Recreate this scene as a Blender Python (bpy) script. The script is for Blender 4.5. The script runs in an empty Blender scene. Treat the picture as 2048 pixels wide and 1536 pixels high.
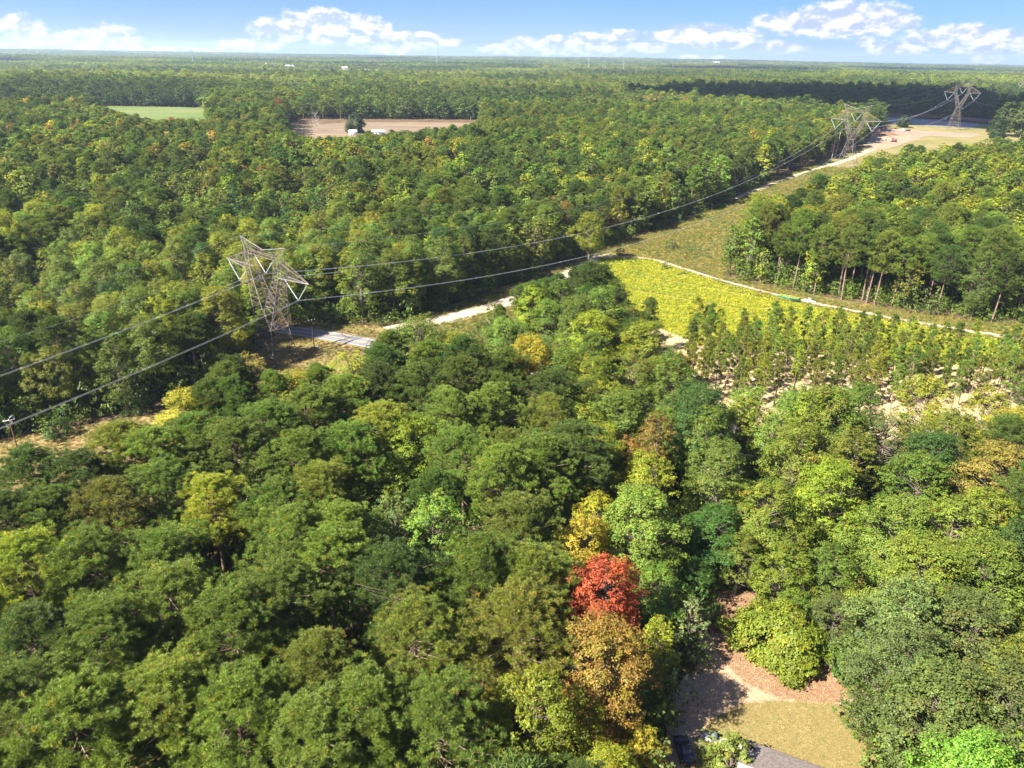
import bpy, math, random
import numpy as np
from mathutils import Vector, Matrix
from mathutils.geometry import delaunay_2d_cdt

rng = np.random.default_rng(7)
random.seed(7)
S = bpy.context.scene
col = S.collection
R = math.radians

# ------------------------------------------------------------------ camera
FPX, PITCH, ROLL, CZ = 1473.0, R(24.1), math.atan(.0156), 88.0      # focal length in photo pixels (2048 wide)
FW = np.array([0, math.cos(PITCH), -math.sin(PITCH)])
UP = np.array([0, math.sin(PITCH), math.cos(PITCH)])
RT = np.array([1.0, 0, 0])
cr, sr = math.cos(ROLL), math.sin(ROLL)
cam = bpy.data.cameras.new('camera')
camo = bpy.data.objects.new('camera', cam)
col.objects.link(camo)
cam.sensor_fit = 'HORIZONTAL'
cam.sensor_width = 36
cam.lens = 36 * FPX / 2048
cam.clip_start, cam.clip_end = 1, 60000
rx = RT * cr + UP * sr
uy = UP * cr - RT * sr
camo.matrix_world = Matrix(((rx[0], uy[0], -FW[0], 0), (rx[1], uy[1], -FW[1], 0), (rx[2], uy[2], -FW[2], CZ), (0, 0, 0, 1)))
S.camera = camo

def ray(u, v):
    x, y = (u - 1024) / FPX, (v - 768) / FPX
    return FW + RT * (cr * x + sr * y) - UP * (-sr * x + cr * y)

def project(p):
    q = np.asarray(p, float) - np.array([0, 0, CZ])
    zc = q @ FW
    x0, y0 = q @ RT / zc, -(q @ UP) / zc
    return 1024 + FPX * (cr * x0 - sr * y0), 768 + FPX * (sr * x0 + cr * y0), zc

# ------------------------------------------------------------------ world, sun, exposure
SUN_AZ, SUN_EL = R(240), R(43)
sun_dir = Vector((math.sin(SUN_AZ) * math.cos(SUN_EL), math.cos(SUN_AZ) * math.cos(SUN_EL), math.sin(SUN_EL)))
world = bpy.data.worlds.new('World')
S.world = world
world.use_nodes = True
SKY_STRENGTH = .058
EXPOSURE = 2.05
HAZE_DENSITY = 5.5e-5
sun = bpy.data.lights.new('sun', 'SUN')
sun.energy, sun.angle, sun.color = 5.0, R(.53), (1, .94, .84)
suno = bpy.data.objects.new('sun', sun)
suno.rotation_euler = sun_dir.to_track_quat('Z', 'Y').to_euler()
suno.location = (0, 0, 400)
col.objects.link(suno)
S.view_settings.view_transform = 'Standard'
S.view_settings.look = 'None'
S.view_settings.exposure = EXPOSURE
S.view_settings.gamma = 1
S.view_settings.use_curve_mapping = False
cy = S.cycles
cy.max_bounces, cy.diffuse_bounces, cy.glossy_bounces, cy.transmission_bounces, cy.volume_bounces, cy.transparent_max_bounces = 8, 5, 2, 5, 1, 4

class NT:                                             # small node-tree helper
    def __init__(s, tree):
        s.t = tree
        s.n = tree.nodes
        s.n.clear()
    def new(s, typ, **kw):
        n = s.n.new(typ)
        for k, v in kw.items():
            setattr(n, k, v)
        return n
    def put(s, sock, v):
        if hasattr(v, 'is_output') or isinstance(v, bpy.types.NodeSocket):
            s.t.links.new(v, sock)
        else:
            if isinstance(v, tuple) and len(v) == 3 and sock.type == 'RGBA':
                v = (*v, 1)
            sock.default_value = v
    def math(s, op, a, b=None, c=None, clamp=False):
        n = s.new('ShaderNodeMath', operation=op, use_clamp=clamp)
        s.put(n.inputs[0], a)
        if b is not None: s.put(n.inputs[1], b)
        if c is not None: s.put(n.inputs[2], c)
        return n.outputs[0]
    def mix(s, f, a, b, mode='MIX'):
        n = s.new('ShaderNodeMix', data_type='RGBA', blend_type=mode)
        s.put(n.inputs['Factor'], f)
        s.put(n.inputs[6], a)
        s.put(n.inputs[7], b)
        return n.outputs[2]
    def noise(s, vec, scale, detail=4, rough=.55, dist=0):
        n = s.new('ShaderNodeTexNoise')
        if vec is not None: s.put(n.inputs['Vector'], vec)
        n.inputs['Scale'].default_value = scale
        n.inputs['Detail'].default_value = detail
        n.inputs['Roughness'].default_value = rough
        n.inputs['Distortion'].default_value = dist
        return n.outputs[0]
    def ramp(s, f, stops):
        n = s.new('ShaderNodeValToRGB')
        el = n.color_ramp.elements
        while len(el) < len(stops): el.new(.5)
        for e, (p, c) in zip(el, stops):
            e.position = p
            e.color = c if len(c) == 4 else (*c, 1)
        s.put(n.inputs[0], f)
        return n.outputs[0]
    def smooth(s, x, lo, hi):
        n = s.new('ShaderNodeMapRange', interpolation_type='SMOOTHSTEP')
        s.put(n.inputs[0], x)
        n.inputs[1].default_value, n.inputs[2].default_value = lo, hi
        return n.outputs[0]

def build_sky():
    g = NT(world.node_tree)
    tc = g.new('ShaderNodeTexCoord')
    D = tc.outputs['Generated']
    # the blue a little above the horizon reaches down to it, as in the photograph's clear air
    lift = g.new('ShaderNodeVectorMath', operation='ADD')
    g.put(lift.inputs[0], D); lift.inputs[1].default_value = (0, 0, .16)
    nrm = g.new('ShaderNodeVectorMath', operation='NORMALIZE')
    g.put(nrm.inputs[0], lift.outputs[0])
    sky = g.new('ShaderNodeTexSky', sky_type='NISHITA')
    sky.sun_disc = False
    sky.sun_elevation, sky.sun_rotation = SUN_EL, SUN_AZ
    sky.altitude, sky.air_density, sky.dust_density, sky.ozone_density = 100, 1.0, .15, 3.0
    g.put(sky.inputs[0], nrm.outputs[0])
    hsv = g.new('ShaderNodeHueSaturation')
    hsv.inputs['Saturation'].default_value = 1.25
    hsv.inputs['Hue'].default_value = .523
    g.put(hsv.inputs['Color'], sky.outputs[0])
    sep = g.new('ShaderNodeSeparateXYZ'); g.put(sep.inputs[0], D)
    az = g.math('ARCTAN2', sep.outputs[0], sep.outputs[1])
    el = g.math('ARCSINE', sep.outputs[2])
    blobs = [(40,66,52,22),(150,80,44,13),(215,76,56,18),(185,90,85,10),(560,56,46,15),(640,46,66,20),(715,51,50,18),(762,56,22,12),(650,72,100,13),
      (500,90,52,9),(470,102,32,7),(820,77,64,11),(880,84,34,8),(790,99,54,9),(1010,99,40,9),(1075,89,56,13),(1120,82,40,9),(1180,78,46,11),
      (1240,71,36,9),(1150,100,95,9),(1290,96,34,9),(1340,75,50,10),(1390,63,50,13),(1440,62,40,10),(1490,66,34,8),(1400,84,90,11),(1532,43,28,9),
      (1600,43,66,16),(1690,30,66,20),(1750,37,56,20),(1800,47,34,13),(1670,57,115,13),(1560,95,44,10),(1730,81,18,9),(1760,95,22,11),
      (1870,77,56,13),(1930,63,50,11),(1985,73,50,10),(1820,99,34,9),(1960,92,66,11),(1975,118,28,7),(2042,86,26,16),(1400,116,40,6),(330,100,60,6),(390,103,50,5),
      (-120,70,90,22),(2160,70,80,20),(2280,95,90,14),(-280,95,90,14)]
    comb = g.new('ShaderNodeCombineXYZ')
    g.put(comb.inputs[0], az); g.put(comb.inputs[1], g.math('MULTIPLY', el, 1.7)); 
    n1 = g.noise(comb.outputs[0], 46, 6, .6, 0)
    n2 = g.noise(comb.outputs[0], 150, 4, .6)
    field = None
    for (u, v, w, h) in blobs:
        d = ray(u, v); d = d / np.linalg.norm(d)
        a0, e0 = math.atan2(d[0], d[1]), math.asin(d[2])
        sx = FPX / math.cos(a0) ** 2 / 1.02
        dx = g.math('MULTIPLY', g.math('SUBTRACT', az, a0), sx / (w * 1.2))
        dy = g.math('MULTIPLY', g.math('SUBTRACT', el, e0), FPX * 1.12 / (h * 1.35))
        q = g.math('SUBTRACT', 1.0, g.math('ADD', g.math('MULTIPLY', dx, dx), g.math('MULTIPLY', dy, dy)))
        field = q if field is None else g.math('MAXIMUM', field, q)
    field = g.math('MAXIMUM', field, -1.2)
    f = g.math('ADD', field, g.math('MULTIPLY', g.math('SUBTRACT', n1, .5), 2.3))
    f = g.math('ADD', f, g.math('MULTIPLY', g.math('SUBTRACT', n2, .5), .8))
    mask = g.math('MULTIPLY', g.smooth(f, -.2, .7), .97)
    # unseen fair-weather clouds added over the rest of the sky as fill light
    pl = g.new('ShaderNodeVectorMath', operation='DIVIDE'); g.put(pl.inputs[0], D)
    zz = g.new('ShaderNodeCombineXYZ'); zc_ = g.math('ADD', g.math('MAXIMUM', sep.outputs[2], 0.0), .12)
    for k_ in range(3): g.put(zz.inputs[k_], zc_)
    g.put(pl.inputs[1], zz.outputs[0])
    nh_ = g.noise(pl.outputs[0], 1.7, 6, .6, .2)
    high = g.math('MULTIPLY', g.smooth(nh_, .50, .64), g.smooth(el, .075, .16))
    mask = g.math('MAXIMUM', mask, g.math('MULTIPLY', high, .9))
    # cloud shading painted into the colour, tops bright, bases greyer: the noise sampled a little higher tells how much cloud lies above
    comb2 = g.new('ShaderNodeCombineXYZ')
    g.put(comb2.inputs[0], g.math('ADD', az, -.004)); g.put(comb2.inputs[1], g.math('ADD', g.math('MULTIPLY', el, 1.7), .012))
    n3 = g.noise(comb2.outputs[0], 46, 4, .6, 0)
    shade = g.smooth(g.math('SUBTRACT', n1, n3), -.12, .12)
    ccol = g.mix(shade, (.50, .60, .80), (1.0, .98, .95))
    band = g.math('MULTIPLY', g.smooth(el, .055, -.012), .8)
    bg1 = g.new('ShaderNodeBackground'); g.put(bg1.inputs[0], hsv.outputs[0]); bg1.inputs[1].default_value = SKY_STRENGTH
    bg2 = g.new('ShaderNodeBackground'); g.put(bg2.inputs[0], ccol); bg2.inputs[1].default_value = .285
    bg3 = g.new('ShaderNodeBackground'); bg3.inputs[0].default_value = (.66, .79, 1, 1); bg3.inputs[1].default_value = .19
    m0 = g.new('ShaderNodeMixShader'); g.put(m0.inputs[0], band); g.t.links.new(bg1.outputs[0], m0.inputs[1]); g.t.links.new(bg3.outputs[0], m0.inputs[2])
    m1 = g.new('ShaderNodeMixShader'); g.put(m1.inputs[0], mask); g.t.links.new(m0.outputs[0], m1.inputs[1]); g.t.links.new(bg2.outputs[0], m1.inputs[2])
    out = g.new('ShaderNodeOutputWorld'); g.t.links.new(m1.outputs[0], out.inputs[0])
build_sky()

# ------------------------------------------------------------------ terrain
def sstep(a, b, x):
    t = np.clip((x - a) / (b - a), 0, 1)
    return t * t * (3 - 2 * t)

def tz(x, y):
    x, y = np.asarray(x, float), np.asarray(y, float)
    d = np.hypot(x, y)
    z = 14 * sstep(300, 600, d) + 5 * sstep(600, 950, d)
    z = z + sstep(900, 2500, d) * (7 * np.sin(x / 410 + 1.3) * np.cos(y / 330 + .4) + 5 * np.sin((x + 2 * y) / 900))
    z = z + sstep(5000, 9000, d) * (10 * np.sin(x / 1900 + .6) + 8 * np.sin(y / 1400) + 10 * sstep(-500, -6000, x) + 6)
    return z

def at(u, v, h=0.0):
    """the ground point (or the point h above the ground) that the photo shows at pixel u, v"""
    d = ray(u, v)
    z = 0.0
    for _ in range(60):
        t = (z + h - CZ) / d[2]
        x, y = d[0] * t, d[1] * t
        zn = float(tz(x, y))
        if abs(zn - z) < .002: break
        z = .5 * z + .5 * zn
    return x, y, z

def inside(poly, x, y):
    poly = np.asarray(poly, float)
    x, y = np.asarray(x, float), np.asarray(y, float)
    r = np.zeros(x.shape, bool)
    n = len(poly)
    for i in range(n):
        (x1, y1), (x2, y2) = poly[i], poly[(i + 1) % n]
        if y1 == y2: continue
        r ^= ((y1 > y) != (y2 > y)) & (x < (x2 - x1) * (y - y1) / (y2 - y1) + x1)
    return r

def polydist(line, x, y):
    """distance from points to an open polyline"""
    x, y = np.asarray(x, float), np.asarray(y, float)
    best = np.full(x.shape, 1e9)
    for (x1, y1), (x2, y2) in zip(line[:-1], line[1:]):
        dx, dy = x2 - x1, y2 - y1
        t = np.clip(((x - x1) * dx + (y - y1) * dy) / (dx * dx + dy * dy), 0, 1)
        best = np.minimum(best, np.hypot(x - x1 - t * dx, y - y1 - t * dy))
    return best

def vnoise(x, y, s, seed=0):
    """cheap smooth value noise, about -1..1"""
    x, y = np.asarray(x, float) / s, np.asarray(y, float) / s
    def h(i, j):
        k = np.sin(i * 127.1 + j * 311.7 + seed * 74.7) * 43758.5453
        return (k - np.floor(k)) * 2 - 1
    i, j = np.floor(x), np.floor(y)
    fx, fy = x - i, y - j
    fx, fy = fx * fx * (3 - 2 * fx), fy * fy * (3 - 2 * fy)
    return (h(i, j) * (1 - fx) + h(i + 1, j) * fx) * (1 - fy) + (h(i, j + 1) * (1 - fx) + h(i + 1, j + 1) * fx) * fy

# the plan, in metres from below the camera (x right, y ahead)
LEFT_EDGE = [(-330,-40),(-200,105),(-160,135),(-125,158),(-95,173),(-84,195),(-81,225),(-76,240),(-75,247),(-42,244),(-24,266),(-5,293),(41,354),(105,424),(182,523),(269,640),(330,720),(392,840),(440,960),(470,1060)]
# the near wood ends where its crowns show against the open ground behind
NEAR_EDGE = [(-330,-110),(-160,40)] + [at(*p)[:2] for p in ((0,925,23),(60,915,23),(140,915,23),(190,885,22),(250,855,20),(320,815,16),(430,765,14),(520,735,12),(600,748,12),(660,732,11),(720,712,11),(770,690,12),(830,632,12),(900,665,13),(960,640,13),(1020,590,13),(1080,556,13),(1130,548,13),(1180,538,13),(1225,545,13),(1262,600,13))]
BACK_EDGE = [at(*p)[:2] for p in ((1300,668,16),(1400,760,17),(1500,782,18),(1600,792,18),(1700,782,18),(1800,785,18),(1900,775,18),(2048,760,18),(2250,760,18))]
FIELD = [(40,341),(64,339),(88,304),(112,278),(139,258),(175,237),(240,212),(240,190),(200,207),(162,213),(111,222),(64,230),(46,256),(40,300)]
RIGHT_EDGE = [(310,190),(260,216),(225,236),(188,256),(173,260),(130,282),(111,298),(92,315),(118,355),(160,402),(215,470),(289,540),(340,580),(450,620),(600,650),(900,640)]
PLANTATION = [(40,236),(43,262),(62,233),(111,223),(162,214),(240,191)] + BACK_EDGE[::-1]
SOUTHEAST = NEAR_EDGE + BACK_EDGE + [(600,150),(600,-110)]
MEADOW = [at(*p)[:2] for p in ((150,212),(190,212),(300,213),(414,216),(425,232),(420,256),(340,266),(255,258),(205,240))]
TILLED = [at(*p)[:2] for p in ((578,250),(640,249),(700,245),(800,244),(955,246),(930,272),(860,285),(780,296),(640,296),(585,285))]
WORKS_R = [(470,1060),(480,1075),(620,985),(760,900),(900,830),(900,640),(600,650),(450,620),(340,580),(289,540)]
CORRIDOR = LEFT_EDGE[9:] + [(480,1075),(620,985),(760,900),(900,830),(900,640),(600,650),(450,620),(340,580),(289,540),(215,470),(160,402),(118,355),(92,315),(111,298),(130,282),(173,260),(188,256),(225,236),(260,216),(310,190),(300,175),(240,204),(175,230),(139,251),(112,271),(88,297),(64,334),(44,336),(42,300),(46,276)] + NEAR_EDGE[:12:-1]
LOWCOR = LEFT_EDGE[:10] + NEAR_EDGE[13::-1]
CLEARING = [at(*p)[:2] for p in ((1330,1536),(1338,1440),(1350,1380),(1392,1330),(1400,1260),(1415,1178),(1510,1180),(1530,1215),(1560,1240),(1650,1300),(1690,1370),(1715,1430),(1745,1500),(1760,1580),(1780,1760),(1330,1760))]
ROAD = [(-330,300),(-200,268),(-120,250),(-73.8,238.8),(-43.2,226.2),(0,205),(40,180),(110,132),(240,50)]

# ------------------------------------------------------------------ materials
MATS = {}
def bsdf_mat(name, build, rough=.8, spec=.3, metal=0.0):
    m = bpy.data.materials.new(name)
    m.use_nodes = True
    g = NT(m.node_tree)
    out = g.new('ShaderNodeOutputMaterial')
    b = g.new('ShaderNodeBsdfPrincipled')
    b.inputs['Roughness'].default_value = rough
    b.inputs['Specular IOR Level'].default_value = spec
    b.inputs['Metallic'].default_value = metal
    g.t.links.new(b.outputs[0], out.inputs[0])
    c, bump = build(g)
    g.put(b.inputs['Base Color'], c)
    if bump is not None:
        bn = g.new('ShaderNodeBump')
        bn.inputs['Distance'].default_value = bump[1]
        bn.inputs['Strength'].default_value = bump[2] if len(bump) > 2 else .6
        g.put(bn.inputs['Height'], bump[0])
        g.t.links.new(bn.outputs[0], b.inputs['Normal'])
    MATS[name] = m
    return m

def P(g):
    return g.new('ShaderNodeNewGeometry').outputs['Position']

def plain(name, c, rough=.6, spec=.4, metal=0.0, var=.25, scale=3.0):
    def build(g):
        tc = g.new('ShaderNodeTexCoord').outputs['Object']
        n = g.noise(tc, scale, 4)
        d = tuple(x * (1 - var) for x in c); l = tuple(min(1, x * (1 + var)) for x in c)
        return g.ramp(n, [(.3, d), (.7, l)]), None
    return bsdf_mat(name, build, rough, spec, metal)

def mixn(name, c1, c2, c3, s1, s2, bump=.05, rough=.9):
    """three colours in patches and flecks"""
    def build(g):
        p = P(g)
        a = g.noise(p, s1, 5, .6)
        b = g.noise(p, s2, 5, .7)
        c = g.mix(g.smooth(a, .38, .62), c1, c2)
        c = g.mix(g.smooth(b, .5, .72), c, c3)
        return c, (b, bump)
    return bsdf_mat(name, build, rough, .2)

mixn('forest_floor', (.075,.045,.025), (.11,.075,.035), (.16,.11,.06), .15, 1.6, .15)
mixn('corridor_soil', (0.151,0.137,0.040), (0.216,0.173,0.068), (0.108,0.115,0.032), .045, .7, .25)
mixn('low_soil', (0.173,0.144,0.050), (0.259,0.180,0.086), (0.122,0.122,0.036), .09, 1.1, .15)
mixn('sand', (0.396,0.331,0.238), (0.310,0.238,0.158), (0.446,0.389,0.302), .16, 1.2, .08)
mixn('pale_straw', (0.396,0.346,0.230), (0.346,0.281,0.180), (0.475,0.418,0.302), .12, 1.5, .1)
mixn('field_soil', (0.238,0.216,0.043), (0.173,0.158,0.043), (0.274,0.245,0.058), .2, 1.4, .1)
mixn('lawn', (0.216,0.169,0.061), (0.180,0.158,0.043), (0.302,0.245,0.130), .22, 3.2, .03)
mixn('litter', (0.360,0.259,0.169), (0.288,0.180,0.104), (0.461,0.374,0.274), .5, 6.0, .03)
mixn('red_litter', (0.194,0.083,0.040), (0.245,0.119,0.061), (0.144,0.065,0.032), .5, 7.0, .03)
mixn('green_grass', (0.108,0.137,0.029), (0.144,0.158,0.036), (0.180,0.173,0.058), .8, 6.0, .03)
mixn('clay', (0.252,0.189,0.126), (0.210,0.151,0.101), (0.311,0.252,0.176), .03, .3, .2)
mixn('berm_earth', (0.144,0.079,0.050), (0.180,0.101,0.065), (0.108,0.058,0.036), .05, .5, .2)
mixn('gravel', (0.302,0.274,0.245), (0.245,0.223,0.202), (0.346,0.317,0.288), .05, .6, .1)
mixn('concrete', (0.396,0.382,0.346), (0.346,0.331,0.302), (0.446,0.432,0.396), .8, 5, .005, .8)

def _meadow(g):
    p = P(g)
    sx = g.new('ShaderNodeMapping'); sx.inputs['Scale'].default_value = (.012, .06, 1); sx.inputs['Rotation'].default_value = (0, 0, .5)
    g.put(sx.inputs[0], p)
    a = g.noise(sx.outputs[0], 1.0, 5, .6)
    b = g.noise(p, .35, 4)
    c = g.ramp(a, [(.3, (.065,.11,.025)), (.5, (.10,.14,.035)), (.68, (.165,.165,.065))])
    return g.mix(g.math('MULTIPLY', b, .3), c, (.09,.12,.03)), (b, .2)
bsdf_mat('meadow_grass', _meadow, .9, .2)

def _tilled(g):
    p = P(g)
    mp = g.new('ShaderNodeMapping'); mp.inputs['Scale'].default_value = (.01, .12, 1); mp.inputs['Rotation'].default_value = (0, 0, -.25)
    g.put(mp.inputs[0], p)
    a = g.noise(mp.outputs[0], 1.0, 4, .6)
    b = g.noise(p, .02, 3)
    c = g.ramp(a, [(.32, (.13,.095,.06)), (.55, (.17,.125,.08)), (.72, (.225,.17,.11))])
    return g.mix(g.smooth(b, .55, .7), c, (.19,.165,.08)), (a, .2)
bsdf_mat('tilled_soil', _tilled, .9, .2)

def _asphalt(g):
    p = P(g)
    a = g.noise(p, 14, 3); b = g.noise(p, .25, 4)
    c = g.ramp(b, [(.3, (.14,.135,.14)), (.7, (.19,.185,.19))])
    return g.mix(g.math('MULTIPLY', a, .3), c, (.23,.225,.23)), (a, .01)
bsdf_mat('asphalt', _asphalt, .85, .3)
plain('white_paint', (.72,.72,.69), .6, .3, 0, .1)
plain('yellow_paint', (.62,.45,.12), .6, .3, 0, .12)
plain('steel', (.20,.19,.185), .5, .5, .3, .35, .6)
plain('rusty_steel', (.17,.13,.10), .6, .4, .25, .4, .8)
plain('insulator_glass', (.42,.45,.48), .2, .6, 0, .06)
plain('aluminium', (.55,.55,.54), .4, .5, .6, .1)
plain('pole_wood', (.15,.085,.05), .85, .2, 0, .3, 2)
plain('dark_pole_wood', (.055,.045,.04), .85, .2, 0, .3, 2)
plain('bark', (.15,.12,.095), .9, .15, 0, .35, 1.5)
plain('pine_bark', (.19,.13,.10), .9, .15, 0, .35, 1.5)
plain('dead_wood', (.42,.37,.33), .9, .15, 0, .25, 1.5)
plain('black_car', (.012,.013,.018), .18, .6, 0, .1)
plain('white_car', (.72,.72,.70), .3, .5, 0, .05)
plain('red_machine', (.26,.05,.035), .5, .4, 0, .2)
plain('dark_glass', (.03,.05,.075), .08, .7, 0, .1)
plain('rubber', (.02,.02,.02), .8, .2, 0, .1)
plain('chrome', (.6,.6,.6), .25, .5, .9, .05)
plain('red_lens', (.35,.02,.02), .3, .5, 0, .05)
plain('green_metal', (.045,.15,.085), .5, .4, 0, .2)
plain('white_wall', (.74,.73,.70), .7, .3, 0, .06)
plain('grey_roof', (.36,.37,.38), .6, .3, .1, .1)
plain('bright_roof', (.75,.75,.76), .5, .4, 0, .06)
plain('navy_box', (.05,.08,.13), .5, .4, 0, .2)
plain('silt_fabric', (.018,.018,.02), .8, .2, 0, .2)
plain('stone', (.50,.46,.40), .85, .25, 0, .2, 4)
plain('mast_steel', (.42,.42,.44), .5, .4, .2, .1)

def leaf_mat(name, src, trans=.3):
    m = bpy.data.materials.new(name)
    m.use_nodes = True
    g = NT(m.node_tree)
    out = g.new('ShaderNodeOutputMaterial')
    if src == 'object':
        oi = g.new('ShaderNodeObjectInfo')
        wv = g.new('ShaderNodeAttribute', attribute_type='GEOMETRY', attribute_name='w').outputs['Fac']
        base = g.mix(g.math('MULTIPLY', g.smooth(wv, .44, .56), g.math('SUBTRACT', 1.0, oi.outputs['Alpha'])), oi.outputs['Color'], (.16,.175,.022))
    else:
        a = g.new('ShaderNodeAttribute', attribute_type='INSTANCER', attribute_name='tint')
        base = a.outputs['Color']
    v = g.new('ShaderNodeAttribute', attribute_type='GEOMETRY', attribute_name='v').outputs['Fac']
    hue = g.new('ShaderNodeAttribute', attribute_type='GEOMETRY', attribute_name='w').outputs['Fac']
    c = g.mix(1.0, base, g.ramp(v, [(0, (.62,.64,.6)), (.5, (1.16,1.14,1.05)), (1, (1.8,1.72,1.5))]), 'MULTIPLY')
    c = g.mix(1.0, c, g.ramp(hue, [(0, (.86,1.03,.95)), (.6, (1,1,1)), (.85, (1.3,1.05,.8)), (1, (1.9,1.15,.7))]), 'MULTIPLY')
    b = g.new('ShaderNodeBsdfPrincipled')
    b.inputs['Roughness'].default_value = .55
    b.inputs['Specular IOR Level'].default_value = .35
    g.put(b.inputs['Base Color'], c)
    t = g.new('ShaderNodeBsdfTranslucent')
    g.put(t.inputs[0], g.mix(1.0, c, (1.25,1.2,.6), 'MULTIPLY'))
    mx = g.new('ShaderNodeMixShader')
    mx.inputs[0].default_value = trans
    g.t.links.new(b.outputs[0], mx.inputs[1]); g.t.links.new(t.outputs[0], mx.inputs[2])
    g.t.links.new(mx.outputs[0], out.inputs[0])
    MATS[name] = m
leaf_mat('leaf', 'object', .42)
leaf_mat('needle', 'object', .36)
leaf_mat('leaf_in_wood', 'instance', .42)
leaf_mat('needle_in_wood', 'instance', .36)

# ------------------------------------------------------------------ mesh helpers
class MB:
    """collects triangles / quads for ONE mesh"""
    def __init__(s):
        s.V, s.F, s.M, s.A, s.n = [], [], [], [], 0
    def add(s, v, f, m=0, va=None, wa=None):
        v, f = np.asarray(v, np.float32).reshape(-1, 3), np.asarray(f, np.int32)
        s.V.append(v); s.F.append(f + s.n); s.n += len(v)
        s.M.append(np.full(len(f), m, np.int32))
        a = np.zeros((len(f), 2), np.float32) + .5
        if va is not None: a[:, 0] = va
        if wa is not None: a[:, 1] = wa
        s.A.append(a)
    def mesh(s, name, mats, attrs=False, smooth=False):
        me = bpy.data.meshes.new(name)
        V = np.concatenate(s.V)
        sizes = np.concatenate([np.full(len(f), f.shape[1], np.int32) for f in s.F])
        loops = np.concatenate([f.ravel() for f in s.F]).astype(np.int32)
        me.vertices.add(len(V)); me.vertices.foreach_set('co', V.ravel())
        me.loops.add(len(loops)); me.loops.foreach_set('vertex_index', loops)
        me.polygons.add(len(sizes))
        me.polygons.foreach_set('loop_start', np.concatenate([[0], np.cumsum(sizes)[:-1]]).astype(np.int32))
        me.polygons.foreach_set('material_index', np.concatenate(s.M))
        if smooth: me.polygons.foreach_set('use_smooth', np.ones(len(sizes), bool))
        for m in mats: me.materials.append(MATS[m])
        if attrs:
            A = np.concatenate(s.A)
            for k, nm in enumerate(('v', 'w')):
                at_ = me.attributes.new(nm, 'FLOAT', 'FACE')
                at_.data.foreach_set('value', np.ascontiguousarray(A[:, k]))
        me.update(calc_edges=True)
        me.validate()
        return me
    def box(s, c, d, m=0, rz=0.0):
        x, y, z = np.array(d) / 2
        v = np.array([(-x,-y,-z),(x,-y,-z),(x,y,-z),(-x,y,-z),(-x,-y,z),(x,-y,z),(x,y,z),(-x,y,z)])
        cc, ss = math.cos(rz), math.sin(rz)
        v = v @ np.array([[cc, ss, 0], [-ss, cc, 0], [0, 0, 1]]) + np.array(c)
        s.add(v, [(0,3,2,1),(4,5,6,7),(0,1,5,4),(1,2,6,5),(2,3,7,6),(3,0,4,7)], m)
        return s
    def tube(s, pts, rad, n=5, m=0, cap=True):
        pts = np.asarray(pts, float)
        rad = np.broadcast_to(np.asarray(rad, float), (len(pts),))
        t = np.gradient(pts, axis=0)
        t /= np.linalg.norm(t, axis=1, keepdims=True) + 1e-9
        ref = np.array([0, 0, 1.0]) if abs(t[0][2]) < .9 else np.array([1.0, 0, 0])
        a = np.cross(t, ref); a /= np.linalg.norm(a, axis=1, keepdims=True) + 1e-9
        b = np.cross(t, a)
        ang = np.arange(n) * 2 * math.pi / n
        ring = pts[:, None] + rad[:, None, None] * (np.cos(ang)[None, :, None] * a[:, None] + np.sin(ang)[None, :, None] * b[:, None])
        k = len(pts)
        i = np.arange(k - 1)[:, None] * n; j = np.arange(n)[None]
        f = np.stack([i + j, i + (j + 1) % n, i + n + (j + 1) % n, i + n + j], -1).reshape(-1, 4)
        s.add(ring.reshape(-1, 3), f, m)
        if cap and n in (3, 4):
            s.add(ring[-1], [tuple(range(n))], m); s.add(ring[0], [tuple(range(n))[::-1]], m)
        return s
    def bar(s, a, b, r=.1, m=0):
        return s.tube([a, b], r, 4, m, True)

def link(name, me, parent=None, **props):
    o = bpy.data.objects.new(name, me)
    col.objects.link(o)
    if parent is not None: o.parent = parent
    for k, v in props.items(): o[k] = v
    return o

def obj(name, mb, mats, parent=None, smooth=False, **props):
    if isinstance(mats, str): mats = [mats]
    return link(name, mb.mesh(name, mats, smooth=smooth), parent, **props)

def thing(name, label, cat, loc=(0, 0, 0), rz=0.0, group=None):
    o = bpy.data.objects.new(name, None)
    o.empty_display_size = .5
    col.objects.link(o)
    o.location = loc
    o.rotation_euler = (0, 0, rz)
    o['label'] = label; o['category'] = cat
    if group: o['group'] = group
    return o

def patch(name, poly, mat, lift=.05, step=4.0, wob=0.0, seed=3, **props):
    """a sheet of ground laid on the terrain inside a plan polygon"""
    pts = []
    n = len(poly)
    for i in range(n):
        a, b = np.array(poly[i]), np.array(poly[(i + 1) % n])
        k = max(1, int(np.hypot(*(b - a)) / step))
        for j in range(k): pts.append(a + (b - a) * j / k)
    pts = np.array(pts)
    if wob:
        pts = pts + wob * np.stack([vnoise(pts[:, 0], pts[:, 1], step * 2.1, seed), vnoise(pts[:, 0], pts[:, 1], step * 2.1, seed + 5)], 1)
    lo, hi = pts.min(0), pts.max(0)
    gx, gy = np.meshgrid(np.arange(lo[0], hi[0], step), np.arange(lo[1], hi[1], step))
    gx, gy = gx.ravel(), gy.ravel()
    ok = inside(pts, gx, gy)
    if ok.any():
        ok &= polydist(np.vstack([pts, pts[:1]]), gx, gy) > step * .4
    nb = len(pts)
    allp = [Vector(p) for p in pts] + [Vector(p) for p in np.stack([gx[ok], gy[ok]], 1)]
    v, e, f, *_ = delaunay_2d_cdt(allp, [(i, (i + 1) % nb) for i in range(nb)], [list(range(nb))], 1, 1e-4)
    V = np.array([(p.x, p.y) for p in v])
    z = tz(V[:, 0], V[:, 1]) + lift
    mb = MB()
    mb.add(np.column_stack([V, z]), np.array([t for t in f if len(t) == 3]))
    return obj(name, mb, mat, None, True, **props)

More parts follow.
